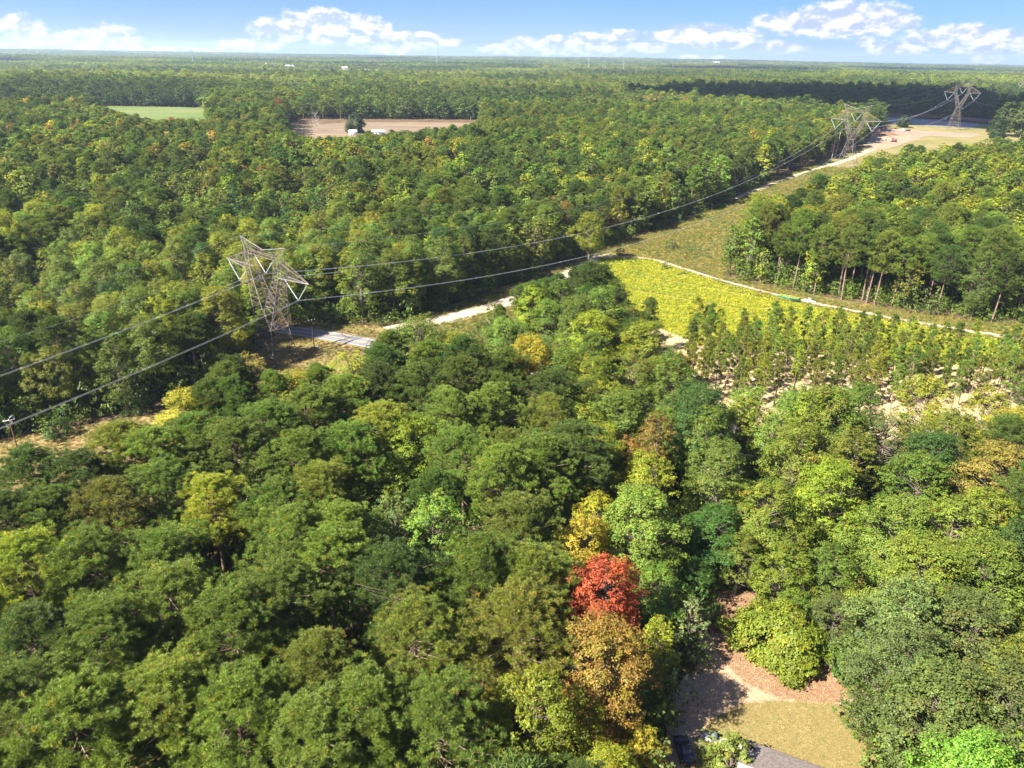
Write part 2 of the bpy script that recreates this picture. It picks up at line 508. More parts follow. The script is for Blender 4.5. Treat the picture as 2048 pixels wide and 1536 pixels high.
def ribbon_poly(line, w):
    """outline of a strip along a polyline; w a width or one per point"""
    L = np.array(line, float)
    t = np.gradient(L, axis=0); t /= np.linalg.norm(t, axis=1, keepdims=True)
    nrm = np.stack([-t[:, 1], t[:, 0]], 1)
    w = np.broadcast_to(np.asarray(w, float), (len(L),))[:, None] / 2
    return [tuple(p) for p in np.vstack([L + nrm * w, (L - nrm * w)[::-1]])]

def resample(line, step):
    out = []
    for a, b in zip(line[:-1], line[1:]):
        a, b = np.array(a, float), np.array(b, float)
        k = max(1, int(np.linalg.norm(b - a) / step))
        out += [a + (b - a) * i / k for i in range(k)]
    return np.array(out + [np.array(line[-1], float)])

def smooth_line(line, it=2):
    L = np.array(line, float)
    for _ in range(it):
        q = []
        q.append(L[0])
        for a, b in zip(L[:-1], L[1:]):
            q += [a * .75 + b * .25, a * .25 + b * .75]
        q.append(L[-1])
        L = np.array(q)
    return L

# ------------------------------------------------------------------ the ground
def axis(near, step, far, grow=1.22):
    a = list(np.arange(0, near, step)); s = step
    while a[-1] < far:
        s *= grow; a.append(a[-1] + s)
    return np.array(a)
xs = axis(620, 12, 12500); xs = np.concatenate([-xs[:0:-1], xs])
ys = axis(1250, 12, 15000) - 420
GX, GY = np.meshgrid(xs, ys)
GZ = tz(GX, GY)
nx, ny = len(xs), len(ys)
i, j = np.meshgrid(np.arange(nx - 1), np.arange(ny - 1))
q = (j * nx + i).ravel()
mb = MB()
mb.add(np.column_stack([GX.ravel(), GY.ravel(), GZ.ravel()]), np.column_stack([q, q + 1, q + nx + 1, q + nx]))
obj('ground', mb, 'forest_floor', None, True, kind='structure')

# sheets of ground cover
patch('corridor_ground', CORRIDOR, 'corridor_soil', .06, 8, 2.5, kind='structure')
patch('verge', LOWCOR, 'low_soil', .06, 6, 1.5, kind='structure')
patch('field_ground', FIELD, 'field_soil', .12, 5, 1.6, kind='structure')
patch('plantation_ground', PLANTATION, 'pale_straw', .10, 5, 1.2, kind='structure')
patch('meadow', MEADOW, 'meadow_grass', .2, 20, 4, kind='structure')
patch('tilled_field', TILLED, 'tilled_soil', .2, 20, 3, kind='structure')
sandline = smooth_line([(-44,242),(-30,249),(-14,262),(4,282),(20,308),(36,334),(46,347)])
patch('sandy_track', ribbon_poly(sandline, np.interp(np.linspace(0, 1, len(sandline)), [0, .3, .6, .9, 1], [5, 10, 11, 12, 6])), 'sand', .16, 3, 1.6, kind='structure')
fieldtrack = smooth_line([(34,341),(44,346),(64,342.5),(76,327),(90,308),(114,282),(141,262),(176,241),(240,217)])
patch('field_path', ribbon_poly(fieldtrack, np.interp(np.linspace(0, 1, len(fieldtrack)), [0, .15, .4, .6, .8, 1], [5, 3, 2.6, 2.4, 4.5, 5])), 'sand', .20, 2.5, .5, kind='structure')
dirt = smooth_line([at(*p)[:2] for p in ((1470,398),(1540,370),(1590,352),(1640,336),(1690,322),(1735,302),(1790,282),(1830,268))])
patch('dirt_track', ribbon_poly(dirt, np.interp(np.linspace(0, 1, len(dirt)), [0, .2, .5, .8, 1], [3, 6, 5, 8, 16])), 'sand', .14, 5, 1.4, kind='structure')
CLAY = [at(*p)[:2] for p in ((1712,262),(1735,250),(1800,258),(1850,262),(1960,268),(1945,276),(1860,272),(1822,284),(1770,298),(1735,300),(1720,285))]
patch('bare_clay', CLAY, 'clay', .17, 8, 3, kind='structure')
GRAV = [at(*p)[:2] for p in ((1752,233),(1800,236),(1880,242),(1955,249),(1945,256),(1860,252),(1790,246),(1752,243))]
patch('gravel_lot', GRAV, 'gravel', .2, 10, 3, kind='structure')
BUFF = [at(*p)[:2] for p in ((1560,420),(1640,395),(1668,420),(1600,440),(1540,445))]
patch('dry_grass_patch', BUFF, 'low_soil', .12, 6, 3, kind='structure')
FARG = [at(*p)[:2] for p in ((1945,206),(2030,200),(2048,206),(2048,220),(1990,230),(1930,236),(1940,222))]
patch('far_pasture', FARG, 'meadow_grass', .25, 25, 5, kind='structure')

# the clearing: litter, mulch, dry lawn and a green strip run into one another on one sheet
LAWN = [at(*p)[:2] for p in ((1400,1475),(1420,1440),(1480,1408),(1560,1400),(1640,1404),(1700,1414),(1748,1490),(1765,1580),(1780,1760),(1400,1760))]
BED = [at(*p)[:2] for p in ((1414,1170),(1515,1170),(1600,1250),(1700,1350),(1712,1392),(1660,1408),(1560,1398),(1490,1368),(1440,1318),(1420,1258))]
GREEN = [at(*p)[:2] for p in ((1388,1480),(1400,1455),(1450,1462),(1490,1478),(1500,1500),(1470,1560),(1388,1560))]
def _yard(g):
    p = P(g)
    n1, n2, n3 = g.noise(p, .9, 5, .65), g.noise(p, 4.5, 4, .7), g.noise(p, 16, 3, .7)
    st = g.new('ShaderNodeMapping'); st.inputs['Scale'].default_value = (1.2, 5, 1); st.inputs['Rotation'].default_value = (0, 0, .7); g.put(st.inputs[0], p)
    n4 = g.noise(st.outputs[0], 1.3, 5, .7)
    def zone(nm):
        a_ = g.new('ShaderNodeAttribute', attribute_type='GEOMETRY', attribute_name=nm).outputs['Fac']
        q = g.math('ADD', a_, g.math('ADD', g.math('MULTIPLY', g.math('SUBTRACT', n1, .5), 1.1), g.math('MULTIPLY', g.math('SUBTRACT', n2, .5), .7)))
        return g.smooth(q, .38, .62)
    lit = g.ramp(n2, [(.28, (0.232,0.146,0.086)), (.5, (0.310,0.224,0.146)), (.66, (0.404,0.318,0.232))])
    lit = g.mix(g.smooth(n3, .56, .66), lit, (0.206,0.112,0.065))
    bed = g.ramp(n2, [(.3, (0.120,0.065,0.034)), (.52, (0.172,0.099,0.056)), (.7, (0.249,0.163,0.103))])
    bed = g.mix(g.smooth(n3, .58, .68), bed, (0.292,0.181,0.112))
    law = g.ramp(n4, [(.28, (0.133,0.112,0.034)), (.5, (0.176,0.142,0.052)), (.68, (0.258,0.211,0.112))])
    law = g.mix(g.smooth(n1, .52, .70), law, (0.138,0.142,0.039))
    law = g.mix(g.math('MULTIPLY', g.smooth(n3, .55, .66), .6), law, (0.292,0.241,0.146))
    grn = g.ramp(n2, [(.3, (0.082,0.107,0.024)), (.7, (0.138,0.155,0.043))])
    c = g.mix(zone('bed'), lit, bed)
    c = g.mix(zone('lawn'), c, law)
    c = g.mix(zone('green'), c, grn)
    return c, (g.math('ADD', n2, n3), .03)
bsdf_mat('yard', _yard, .9, .2)
yo = patch('yard', CLEARING, 'yard', .05, .8, .8, kind='structure')
_co = np.empty(len(yo.data.vertices) * 3); yo.data.vertices.foreach_get('co', _co); _co = _co.reshape(-1, 3)
for nm, pl_ in (('bed', BED), ('lawn', LAWN), ('green', GREEN)):
    sd = polydist(pl_ + pl_[:1], _co[:, 0], _co[:, 1]) * np.where(inside(pl_, _co[:, 0], _co[:, 1]), 1, -1)
    at_ = yo.data.attributes.new(nm, 'FLOAT', 'POINT'); at_.data.foreach_set('value', np.clip(.5 + sd / 2.4, 0, 1).astype(np.float32))
# small sun-lit grass opening in the wood at the right
OPEN = [at(*p)[:2] for p in ((1690,1215),(1720,1220),(1750,1260),(1745,1300),(1710,1290),(1685,1250))]
patch('woodland_glade', OPEN, 'lawn', .06, 1.5, .5, kind='structure')

# road
roadl = smooth_line(ROAD, 3)
patch('road', ribbon_poly(roadl, 6.9), 'asphalt', .14, 4, 0, kind='structure')
def stripe(off, w, mat, lift):
    L = roadl
    t = np.gradient(L, axis=0); t /= np.linalg.norm(t, axis=1, keepdims=True)
    L2 = L + np.stack([-t[:, 1], t[:, 0]], 1) * off
    return patch('road_marking', ribbon_poly(L2, w), mat, lift, 4, 0, kind='structure')
stripe(3.15, .16, 'white_paint', .146); stripe(-3.15, .16, 'white_paint', .146)
stripe(.14, .13, 'yellow_paint', .146); stripe(-.14, .13, 'yellow_paint', .146)

# ------------------------------------------------------------------ tree meshes
def unit(n):
    v = rng.normal(size=(n, 3))
    return v / np.linalg.norm(v, axis=1, keepdims=True)

def add_leaves(mb, c, nrm, size, v, w, mat=0):
    """one bent rhomb per leaf spray"""
    n = len(c)
    nrm = nrm / (np.linalg.norm(nrm, axis=1, keepdims=True) + 1e-9)
    t = np.cross(nrm, unit(n)); t /= np.linalg.norm(t, axis=1, keepdims=True) + 1e-9
    b = np.cross(nrm, t)
    L = (size * rng.uniform(.7, 1.3, n))[:, None] if np.ndim(size) == 0 else (size * rng.uniform(.7, 1.3, n))[:, None]
    p = np.stack([c - t * L * .55, c + b * L * .42 + nrm * L * .12, c + t * L * .55, c - b * L * .42 + nrm * L * .12], 1)
    k = np.arange(n)[:, None] * 4
    mb.add(p.reshape(-1, 3), k + np.array([[0, 1, 2, 3]]), mat, v, w)

def add_needles(mb, c, axis_, n, length, width, v, w, mat=0):
    """tufts: n blades in a brush round each point"""
    m = len(c)
    C = np.repeat(c, n, 0)
    a = np.repeat(axis_, n, 0) * .75 + unit(m * n)
    a /= np.linalg.norm(a, axis=1, keepdims=True)
    s = np.cross(a, unit(m * n)); s /= np.linalg.norm(s, axis=1, keepdims=True) + 1e-9
    L = length * rng.uniform(.7, 1.25, (m * n, 1))
    W = width * rng.uniform(.7, 1.3, (m * n, 1))
    p = np.stack([C + a * L * .12 - s * W * .5, C + a * L * .5 + s * W * .7, C + a * L], 1)
    k = np.arange(m * n)[:, None] * 3
    vv = np.clip(np.repeat(v, n) + rng.normal(0, .12, m * n), 0, 1)
    mb.add(p.reshape(-1, 3), k + np.array([[0, 1, 2]]), mat, vv, np.repeat(w, n))

def pine(H, Rr, base, nclump, ntuft, nblade, blen, bw, wood=True, droop=0.0, dead=0, top=.62):
    """returns (trunk, crown) collectors; crown a dome of branch-end brushes"""
    tr, cr_ = MB(), MB()
    bend = rng.normal(0, .35, 2)
    def stem(z): return np.array([bend[0] * math.sin(z / H * 2.2), bend[1] * math.sin(z / H * 2.8), z])
    zs = np.linspace(0, H * .97, 9)
    r0 = .011 * H + .05
    tr.tube([stem(z) for z in zs], np.linspace(r0, .05, 9) ** 1.0, 6)
    cz0 = H * base
    K = nclump
    t = (np.arange(K) + .5) / K
    t = 1 - (1 - t) ** 1.25
    ang = np.arange(K) * 2.39996 + rng.uniform(-.5, .5, K)
    zt = cz0 + t * (H - cz0)
    prof = np.where(t < 1 - top, .5 + .5 * t / (1 - top), np.sqrt(np.clip(1 - ((t - (1 - top)) / top) ** 2, 0, 1)))
    rad = Rr * prof * rng.uniform(.48, 1.12, K)
    inner = rng.random(K) < .22
    rad[inner] *= rng.uniform(.3, .7, inner.sum())
    lobes = 1 + .17 * np.sin(ang * 3 + rng.uniform(0, 6) + zt * .5) + .13 * np.sin(ang * 2 + rng.uniform(0, 6) - zt * .35)
    ends = np.column_stack([np.cos(ang) * rad * lobes, np.sin(ang) * rad * lobes, zt + rng.normal(0, .25, K)])
    outw = np.column_stack([np.cos(ang) * (1 - t * .8), np.sin(ang) * (1 - t * .8), .35 + t])
    outw /= np.linalg.norm(outw, axis=1, keepdims=True)
    cs = rng.uniform(.55, 1.05, K) * Rr / 5
    cv = rng.uniform(.3, .75, K)
    T, TA, TV, TW = [], [], [], []
    for k in range(K):
        e = ends[k]
        zb = max(e[2] - rad[k] * (.45 - .25 * droop) - .3, cz0 * .92)
        if wood:
            s = stem(min(zb, H * .93))
            mid = (s + e) / 2 + np.array([0, 0, -.06 * rad[k]])
            tr.tube([s, mid, e], [.035 + .008 * rad[k], .03 + .005 * rad[k], .018], 3, 0, False)
        n = ntuft
        o = unit(n) * (rng.random((n, 1)) ** .3)
        o = o * np.array([1.15, 1.15, .62]) + outw[k] * .25
        p = e + o * cs[k] * 1.15
        T.append(p)
        a = o + outw[k] * .7 + np.array([0, 0, .45])
        TA.append(a / np.linalg.norm(a, axis=1, keepdims=True))
        TV.append(np.clip(cv[k] + rng.normal(0, .12, n), 0, 1))
        w = np.clip(rng.normal(.45, .18, n), 0, .95)
        TW.append(w)
    add_needles(cr_, np.concatenate(T), np.concatenate(TA), nblade, blen, bw, np.concatenate(TV), np.concatenate(TW))
    if wood:
        for _ in range(dead):
            z = rng.uniform(.3, .62) * H; a = rng.uniform(0, 6.28); L = rng.uniform(.8, 2.6)
            s = stem(z)
            tr.tube([s, s + np.array([math.cos(a) * L, math.sin(a) * L, L * rng.uniform(-.2, .4)])], [.05, .015], 3, 0, False)
    return tr, cr_

def broadleaf(H, Rr, base, nlobe, nleaf, lsize, wood=True, lobe=1.5, flat=.8, egg=.5, sparse=1.0):
    """trunk with limbs, crown of leaf-spray lobes through an egg-shaped volume"""
    tr, cr_ = MB(), MB()
    cz0 = H * base
    bend = rng.normal(0, .5, 2)
    def stem(z): return np.array([bend[0] * (z / H) ** 2, bend[1] * (z / H) ** 2, z])
    if wood:
        zs = np.linspace(0, H * .8, 7)
        tr.tube([stem(z) for z in zs], np.linspace(.014 * H + .06, .06, 7), 6)
    K = nlobe
    i = np.arange(K)
    t = (i + .5) / K
    ang = i * 2.39996 + rng.uniform(-.6, .6, K)
    zt = cz0 + (t ** .9) * (H - cz0) * .97
    tt = np.clip((zt - cz0) / (H - cz0), 0, 1)
    prof = np.where(tt < egg, .55 + .45 * np.sin(tt / egg * math.pi / 2), np.cos((tt - egg) / (1 - egg) * math.pi / 2 * .93) ** .75)
    rr = Rr * prof * rng.uniform(.35, 1.0, K) ** .55
    asym = 1 + .22 * np.sin(ang * 2 + rng.uniform(0, 6) + zt * .25) + .18 * np.sin(ang * 3 + rng.uniform(0, 6) - zt * .5) + .12 * np.sin(ang * 5 + rng.uniform(0, 6))
    rr = rr * asym
    C = np.column_stack([np.cos(ang) * rr, np.sin(ang) * rr, zt - .03 * rr ** 2])
    axis_z = cz0 + .35 * (H - cz0)
    out = C - np.array([0, 0, axis_z]); out /= np.linalg.norm(out, axis=1, keepdims=True) + 1e-9
    lr = lobe * rng.uniform(.42, 1.35, K) * Rr / 5 * (1 - .25 * tt)
    LC, LN, LV, LW = [], [], [], []
    for k in range(K):
        if wood and K > 50 and rng.random() < .05:            # a bare dead limb
            s = stem(min(H * .7, max(cz0, C[k][2] - rr[k]))); e = C[k] + out[k] * lr[k] * .8
            tr.tube([s, (s + e) / 2 + rng.normal(0, .3, 3), e], [.07, .045, .012], 4, 0, False)
            for _ in range(5):
                b0 = s + (e - s) * rng.uniform(.5, 1); tr.tube([b0, b0 + unit(1)[0] * rng.uniform(.5, 1.4)], [.025, .008], 3, 0, False)
            continue
        if wood:
            zb = max(cz0 * .75, C[k][2] - rr[k] * rng.uniform(.5, 1.0) - .8)
            s = stem(min(zb, H * .76))
            mid = s * .45 + C[k] * .55 + rng.normal(0, .2, 3)
            tr.tube([s, mid, s * .15 + C[k] * .85], [.03 + .014 * rr[k], .025 + .006 * rr[k], .012], 4, 0, False)
        n = max(6, int(nleaf * (lr[k] / lobe) ** 1.6 * sparse))
        # sub sprays inside the lobe
        m = max(3, n // 9)
        sub = unit(m); sub = sub * np.array([1.1, 1.1, flat]) * (rng.uniform(.5, 1, (m, 1)) ** .6)
        sub = sub + out[k] * .22 + np.array([0, 0, .12])
        pick = rng.integers(0, m, n)
        p = C[k] + sub[pick] * lr[k] + rng.normal(0, .20, (n, 3)) * lr[k] * np.array([1, 1, .55])
        nr = sub[pick] * .6 + out[k] * .4 + np.array([0, 0, .5]) + unit(n) * .65
        sv = rng.normal(0, .14, m)
        LC.append(p); LN.append(nr)
        LV.append(np.clip(.5 + rng.normal(0, .1) + sv[pick] + rng.normal(0, .13, n), 0, 1))
        LW.append(np.clip(.42 + rng.normal(0, .12) + rng.normal(0, .13, m)[pick] + (rng.random(n) < .03) * .4, 0, 1))
    add_leaves(cr_, np.concatenate(LC), np.concatenate(LN), lsize, np.concatenate(LV), np.concatenate(LW))
    return tr, cr_

def pair(nm, t, c, bark, leaf):
    return (t.mesh('trunk', [bark], smooth=True), c.mesh('crown', [leaf], True))

PINE_HI, BROAD_HI, YOUNG_HI = [], [], []
for k in range(6):
    H = 26
    PINE_HI.append((H, pair('pine', *pine(H, [5.0,5.5,4.7,5.8,5.2,4.5][k], [.54,.48,.57,.5,.45,.53][k], 124, 13, 56, .46, .042, dead=6), 'pine_bark', 'needle')))
for k in range(8):
    H = 22
    BROAD_HI.append((H, pair('tree', *broadleaf(H, [4.6,5.2,4.2,5.6,4.0,5.0,4.4,5.3][k], [.30,.25,.34,.28,.2,.33,.26,.22][k], [112,130,96,140,108,120,96,142][k],
                     [330,320,340,310,330,320,340,310][k], .21, lobe=[1.22,1.2,1.32,1.15,1.2,1.3,1.35,1.12][k], flat=[1,.95,1.1,.85,1.05,.95,1.05,.9][k], egg=[.45,.5,.55,.4,.4,.5,.6,.45][k]), 'bark', 'leaf')))
for k in range(4):
    H = 13
    YOUNG_HI.append((H, pair('young', *pine(H, [1.7,2.0,1.5,1.9][k], [.36,.42,.33,.4][k], 34, 9, 16, .5, .09, top=.8), 'pine_bark', 'needle')))
print('hi trees', sum(len(m.polygons) for L in (PINE_HI, BROAD_HI, YOUNG_HI) for _, mm in L for m in mm))

def joined(t, c, bark, leaf):
    """trunk and crown in one cheap mesh for the woods"""
    m = MB()
    m.V, m.F, m.M, m.A, m.n = list(c.V), list(c.F), list(c.M), list(c.A), c.n
    for v, f, a in zip(t.V, t.F, t.A):
        pass
    off = 0
    base = m.n
    for v in t.V: m.V.append(v)
    for f, a in zip(t.F, t.A):
        m.F.append(f + base); m.M.append(np.full(len(f), 1, np.int32)); m.A.append(a)
    return m.mesh('wood_tree', [leaf, bark], True)

def proto_collection(name, meshes):
    c = bpy.data.collections.new(name)
    for k, me in enumerate(meshes):
        o = bpy.data.objects.new('%s_%03d' % (name, k), me)
        c.objects.link(o)
    return c
MID = [joined(*pine(26, r, b, 60, 9, 16, .8, .17, dead=4), 'pine_bark', 'needle_in_wood') for r, b in ((4.7,.55),(5.2,.5),(4.3,.58),(4.9,.52))] \
    + [joined(*broadleaf(22, r, b, n, 95, .55, lobe=l, egg=e), 'bark', 'leaf_in_wood') for r, b, n, l, e in ((4.8,.28,64,1.5,.45),(5.4,.24,74,1.45,.5),(4.3,.3,56,1.6,.55),(5.0,.2,70,1.5,.4),(4.1,.24,58,1.5,.6))]
FAR = [joined(*pine(26, r, b, 34, 7, 8, 1.1, .42), 'pine_bark', 'needle_in_wood') for r, b in ((5.0,.22),(5.6,.28),(4.6,.2))] \
    + [joined(*broadleaf(22, r, .2, n, 36, 1.0, lobe=1.6, egg=e), 'bark', 'leaf_in_wood') for r, n, e in ((5.0,34,.45),(5.6,40,.5),(4.6,30,.55),(5.2,36,.4))]
VFAR = [joined(*broadleaf(20, r, .1, n, 26, 1.5, wood=False, lobe=1.9, egg=e), 'bark', 'leaf_in_wood') if False else broadleaf(20, r, .1, n, 26, 1.5, wood=False, lobe=1.9, egg=e)[1].mesh('wood_tree', ['leaf_in_wood'], True) for r, n, e in ((6.5,26,.45),(7,28,.5),(6.2,24,.55))]
SHRUB = [broadleaf(4, 2.3, .02, 26, 80, .34, wood=False, lobe=2.6, egg=.4)[1].mesh('shrub', ['leaf_in_wood'], True) for _ in range(4)]
WOODC = proto_collection('woodland', MID)
FARC = proto_collection('woodland_far', FAR)
VFARC = proto_collection('woodland_horizon', VFAR)
SHRUBC = proto_collection('shrubs', SHRUB)
print('wood protos', sum(len(m.polygons) for m in MID + FAR + VFAR + SHRUB))

def scatter(name, coll, x, y, z, scl, rot, idx, tint, **props):
    """one object of kind stuff: a cloud of points, each carrying one of the collection's meshes"""
    n = len(x)
    me = bpy.data.meshes.new(name)
    me.vertices.add(n)
    me.vertices.foreach_set('co', np.column_stack([x, y, z]).astype(np.float32).ravel())
    a = me.attributes.new('tint', 'FLOAT_COLOR', 'POINT'); a.data.foreach_set('color', np.column_stack([tint, np.ones(n)]).astype(np.float32).ravel())
    a = me.attributes.new('scl', 'FLOAT_VECTOR', 'POINT'); a.data.foreach_set('vector', np.asarray(scl, np.float32).ravel())
    a = me.attributes.new('rotv', 'FLOAT_VECTOR', 'POINT'); a.data.foreach_set('vector', np.column_stack([np.zeros(n), np.zeros(n), rot]).astype(np.float32).ravel())
    a = me.attributes.new('pick', 'INT', 'POINT'); a.data.foreach_set('value', np.asarray(idx, np.int32))
    o = link(name, me, None, kind='stuff', **props)
    ng = bpy.data.node_groups.new(name, 'GeometryNodeTree')
    ng.interface.new_socket('Geometry', in_out='INPUT', socket_type='NodeSocketGeometry')
    ng.interface.new_socket('Geometry', in_out='OUTPUT', socket_type='NodeSocketGeometry')
    N = ng.nodes
    gi, go = N.new('NodeGroupInput'), N.new('NodeGroupOutput')
    ci = N.new('GeometryNodeCollectionInfo')
    ci.inputs['Collection'].default_value = coll
    ci.inputs['Separate Children'].default_value = True
    ci.inputs['Reset Children'].default_value = True
    ip = N.new('GeometryNodeInstanceOnPoints')
    ip.inputs['Pick Instance'].default_value = True
    def na(nm, t):
        k = N.new('GeometryNodeInputNamedAttribute'); k.data_type = t; k.inputs['Name'].default_value = nm
        return next(s for s in k.outputs if s.enabled and s.name == 'Attribute')
    L = ng.links
    L.new(gi.outputs[0], ip.inputs['Points'])
    L.new(ci.outputs[0], ip.inputs['Instance'])
    L.new(na('pick', 'INT'), ip.inputs['Instance Index'])
    L.new(na('rotv', 'FLOAT_VECTOR'), ip.inputs['Rotation'])
    L.new(na('scl', 'FLOAT_VECTOR'), ip.inputs['Scale'])
    L.new(ip.outputs[0], go.inputs[0])
    md = o.modifiers.new('scatter', 'NODES'); md.node_group = ng
    return o

# ------------------------------------------------------------------ colours of the trees
COL = {
 'deep green':   (.066,.106,.018), 'mid green':    (.106,.152,.021), 'olive green':  (.135,.158,.021),
 'yellow-green': (.195,.225,.020), 'fresh green': (.122,.186,.026), 'pale green':   (.130,.180,.045),
 'golden':       (.285,.245,.022), 'tan':         (.260,.190,.055), 'orange-brown': (.225,.130,.030),
 'red':          (.330,.062,.028), 'grey-green':  (.098,.126,.034), 'dark green':   (.050,.098,.018)}

# ---- trees one by one: (u, v of the crown's middle in the photo, crown width in photo pixels, kind, colour)
HERO = [
 (55,935,175,'P','deep green'),(165,965,150,'P','deep green'),(105,1040,160,'P','mid green'),(25,1055,130,'P','deep green'),(245,895,150,'P','olive green'),
 (310,925,150,'P','mid green'),(390,885,150,'P','mid green'),(228,1030,175,'P','olive green'),(330,992,165,'P','mid green'),(470,905,150,'P','mid green'),
 (425,1015,195,'P','yellow-green'),(545,865,150,'P','mid green'),(602,930,175,'P','mid green'),(58,1155,185,'P','yellow-green'),(190,1140,205,'P','mid green'),
 (335,1130,220,'P','mid green'),(560,1025,180,'P','mid green'),(642,1005,160,'P','olive green'),(78,1300,225,'P','deep green'),(222,1300,265,'P','mid green'),
 (345,1225,190,'P','mid green'),(590,1095,185,'P','mid green'),(470,1270,240,'P','mid green'),(560,1215,220,'P','mid green'),(665,1130,205,'P','mid green'),
 (480,1445,240,'P','mid green'),(165,1465,280,'P','mid green'),(335,1420,225,'P','olive green'),(625,1490,210,'P','mid green'),(690,1085,150,'P','mid green'),
 (790,1175,225,'P','deep green'),(830,1290,290,'P','olive green'),(735,1440,310,'P','mid green'),(875,1455,190,'P','mid green'),(1030,1270,235,'P','olive green'),
 (1040,1070,285,'P','olive green'),(1000,965,225,'P','mid green'),(925,925,205,'P','mid green'),(1085,935,240,'P','mid green'),(1145,905,180,'P','deep green'),
 (770,865,170,'P','olive green'),(700,905,155,'P','mid green'),(840,785,190,'P','deep green'),(760,775,165,'P','deep green'),(985,825,200,'P','mid green'),
 (1060,1165,190,'P','olive green'),(640,1350,150,'P','mid green'),(20,1440,190,'P','mid green'),(690,800,150,'P','mid green'),(620,830,150,'P','mid green'),
 (960,1160,150,'P','mid green'),(1110,790,150,'P','deep green'),(900,840,150,'P','mid green'),
 (820,920,150,'B','yellow-green'),(790,1070,115,'B','pale green'),(870,1085,140,'B','fresh green'),(1190,1065,105,'B','golden'),(1165,1120,115,'B','golden'),
 (1207,1222,150,'B','red'),(1205,1360,190,'B','orange-brown'),(1300,1000,190,'B','yellow-green'),(1280,1080,235,'B','fresh green'),(1310,1195,170,'B','fresh green'),
 (1070,1465,175,'B','yellow-green'),(992,1490,105,'B','golden'),(1283,1506,180,'B','golden'),(1290,1395,130,'B','grey-green'),(1115,1340,150,'B','dark green'),
 (1275,1180,60,'B','golden'),(1112,1235,85,'B','orange-brown'),(1185,1450,150,'B','olive green'),(1440,965,170,'B','mid green'),(1480,865,200,'B','yellow-green'),
 (1380,840,160,'B','dark green'),(1330,790,170,'B','mid green'),(1262,775,150,'B','olive green'),(1430,1075,150,'B','dark green'),(1590,930,230,'B','olive green'),
 (1530,1045,220,'B','olive green'),(1655,1005,190,'B','yellow-green'),(1565,1150,210,'B','olive green'),(1655,1150,180,'B','mid green'),(1480,1120,140,'B','olive green'),
 (1590,1215,170,'B','mid green'),(1670,1235,120,'B','grey-green'),(1830,990,200,'B','fresh green'),(1900,1095,180,'B','mid green'),(1785,1085,200,'B','mid green'),
 (1985,975,190,'B','tan'),(1950,1075,160,'B','yellow-green'),(1770,890,200,'B','grey-green'),(1845,830,220,'B','yellow-green'),(1965,840,180,'B','yellow-green'),
 (2020,1140,150,'B','dark green'),(1840,1180,220,'B','olive green'),(1960,1190,190,'B','mid green'),(1720,820,170,'B','mid green'),(1600,830,180,'B','fresh green'),
 (1700,935,150,'B','olive green'),(1895,905,190,'B','olive green'),(2020,905,150,'B','golden'),(1390,1160,110,'B','dark green'),(1240,860,150,'B','mid green'),
 (1865,1440,290,'B','grey-green'),(1935,1310,300,'B','grey-green'),(1800,1270,180,'B','grey-green'),(2010,1470,200,'B','grey-green'),(1800,1365,170,'B','grey-green'),
 (1060,745,140,'B','golden'),(1010,700,130,'B','fresh green'),(1180,690,150,'B','yellow-green'),(1290,670,140,'B','yellow-green'),(1360,680,110,'B','orange-brown'),
 (1100,655,120,'B','fresh green'),(700,735,110,'B','yellow-green'),(505,760,120,'B','tan'),(440,745,70,'B','tan'),(590,770,110,'B','golden'),
 (375,830,110,'B','golden'),(840,660,100,'B','olive green'),(910,690,110,'B','yellow-green'),(950,740,130,'B','olive green'),(1240,600,0,'P','deep green'),
 (1150,560,0,'P','deep green'),(1195,545,0,'P','deep green'),(1040,595,0,'P','deep green'),(1100,600,0,'P','mid green'),(1170,625,0,'P','deep green'),(1235,640,0,'P','mid green'),
 (1000,640,0,'P','mid green'),(1300,625,0,'P','mid green'),
 # across the corridor, at its left edge
 (50,560,110,'B','grey-green'),(145,500,110,'B','pale green'),(135,600,80,'B','fresh green'),(270,520,120,'B','yellow-green'),(395,480,130,'B','yellow-green'),(85,640,70,'B','orange-brown'),
 (155,670,90,'B','olive green'),(230,640,130,'B','yellow-green'),(380,620,120,'B','olive green'),(460,600,110,'B','mid green'),(300,700,110,'B','olive green'),(1090,430,80,'B','orange-brown'),
 (1130,440,50,'B','orange-brown'),(1180,470,70,'B','yellow-green')]

HEIGHT = {(1565,1150): .72, (1655,1150): .72, (1530,1045): .85, (1207,1228): .95, (1290,1395): .38, (1310,1195): .62, (1390,1160): .4, (1275,1180): .45, (1115,1340): .5, (1185,1450): .5, (1590,1215): .42, (1283,1506): .48, (1670,1235): .5, (1480,1120): .6, (1430,1075): .7}
trees = []                                           # (x, y, z, scale, kind, colour, variant, hero)
for (u, v, wpx, kind, c) in HERO:
    full = {'P': 26, 'B': 21}[kind]
    s = {'P': 1.0, 'B': .95}[kind]
    for _ in range(3):
        H = full * (float(np.clip(s, .72, .92)) if kind == 'P' else HEIGHT.get((u, v), float(np.clip(s, .5, 1.0))))
        mid = (.76 if kind == 'P' else .62) * H
        x, y, z = at(u, v, mid)
        if wpx:
            zc = project((x, y, z + mid))[2]
            want = wpx / FPX * zc
            s = float(np.clip(want / (9.2 if kind == 'P' else 10.6), .45, 1.3))
        else:
            s = .56
    trees.append((x, y, z, s, kind, c, wpx, H / full))
hx = np.array([(t[0], t[1]) for t in trees])

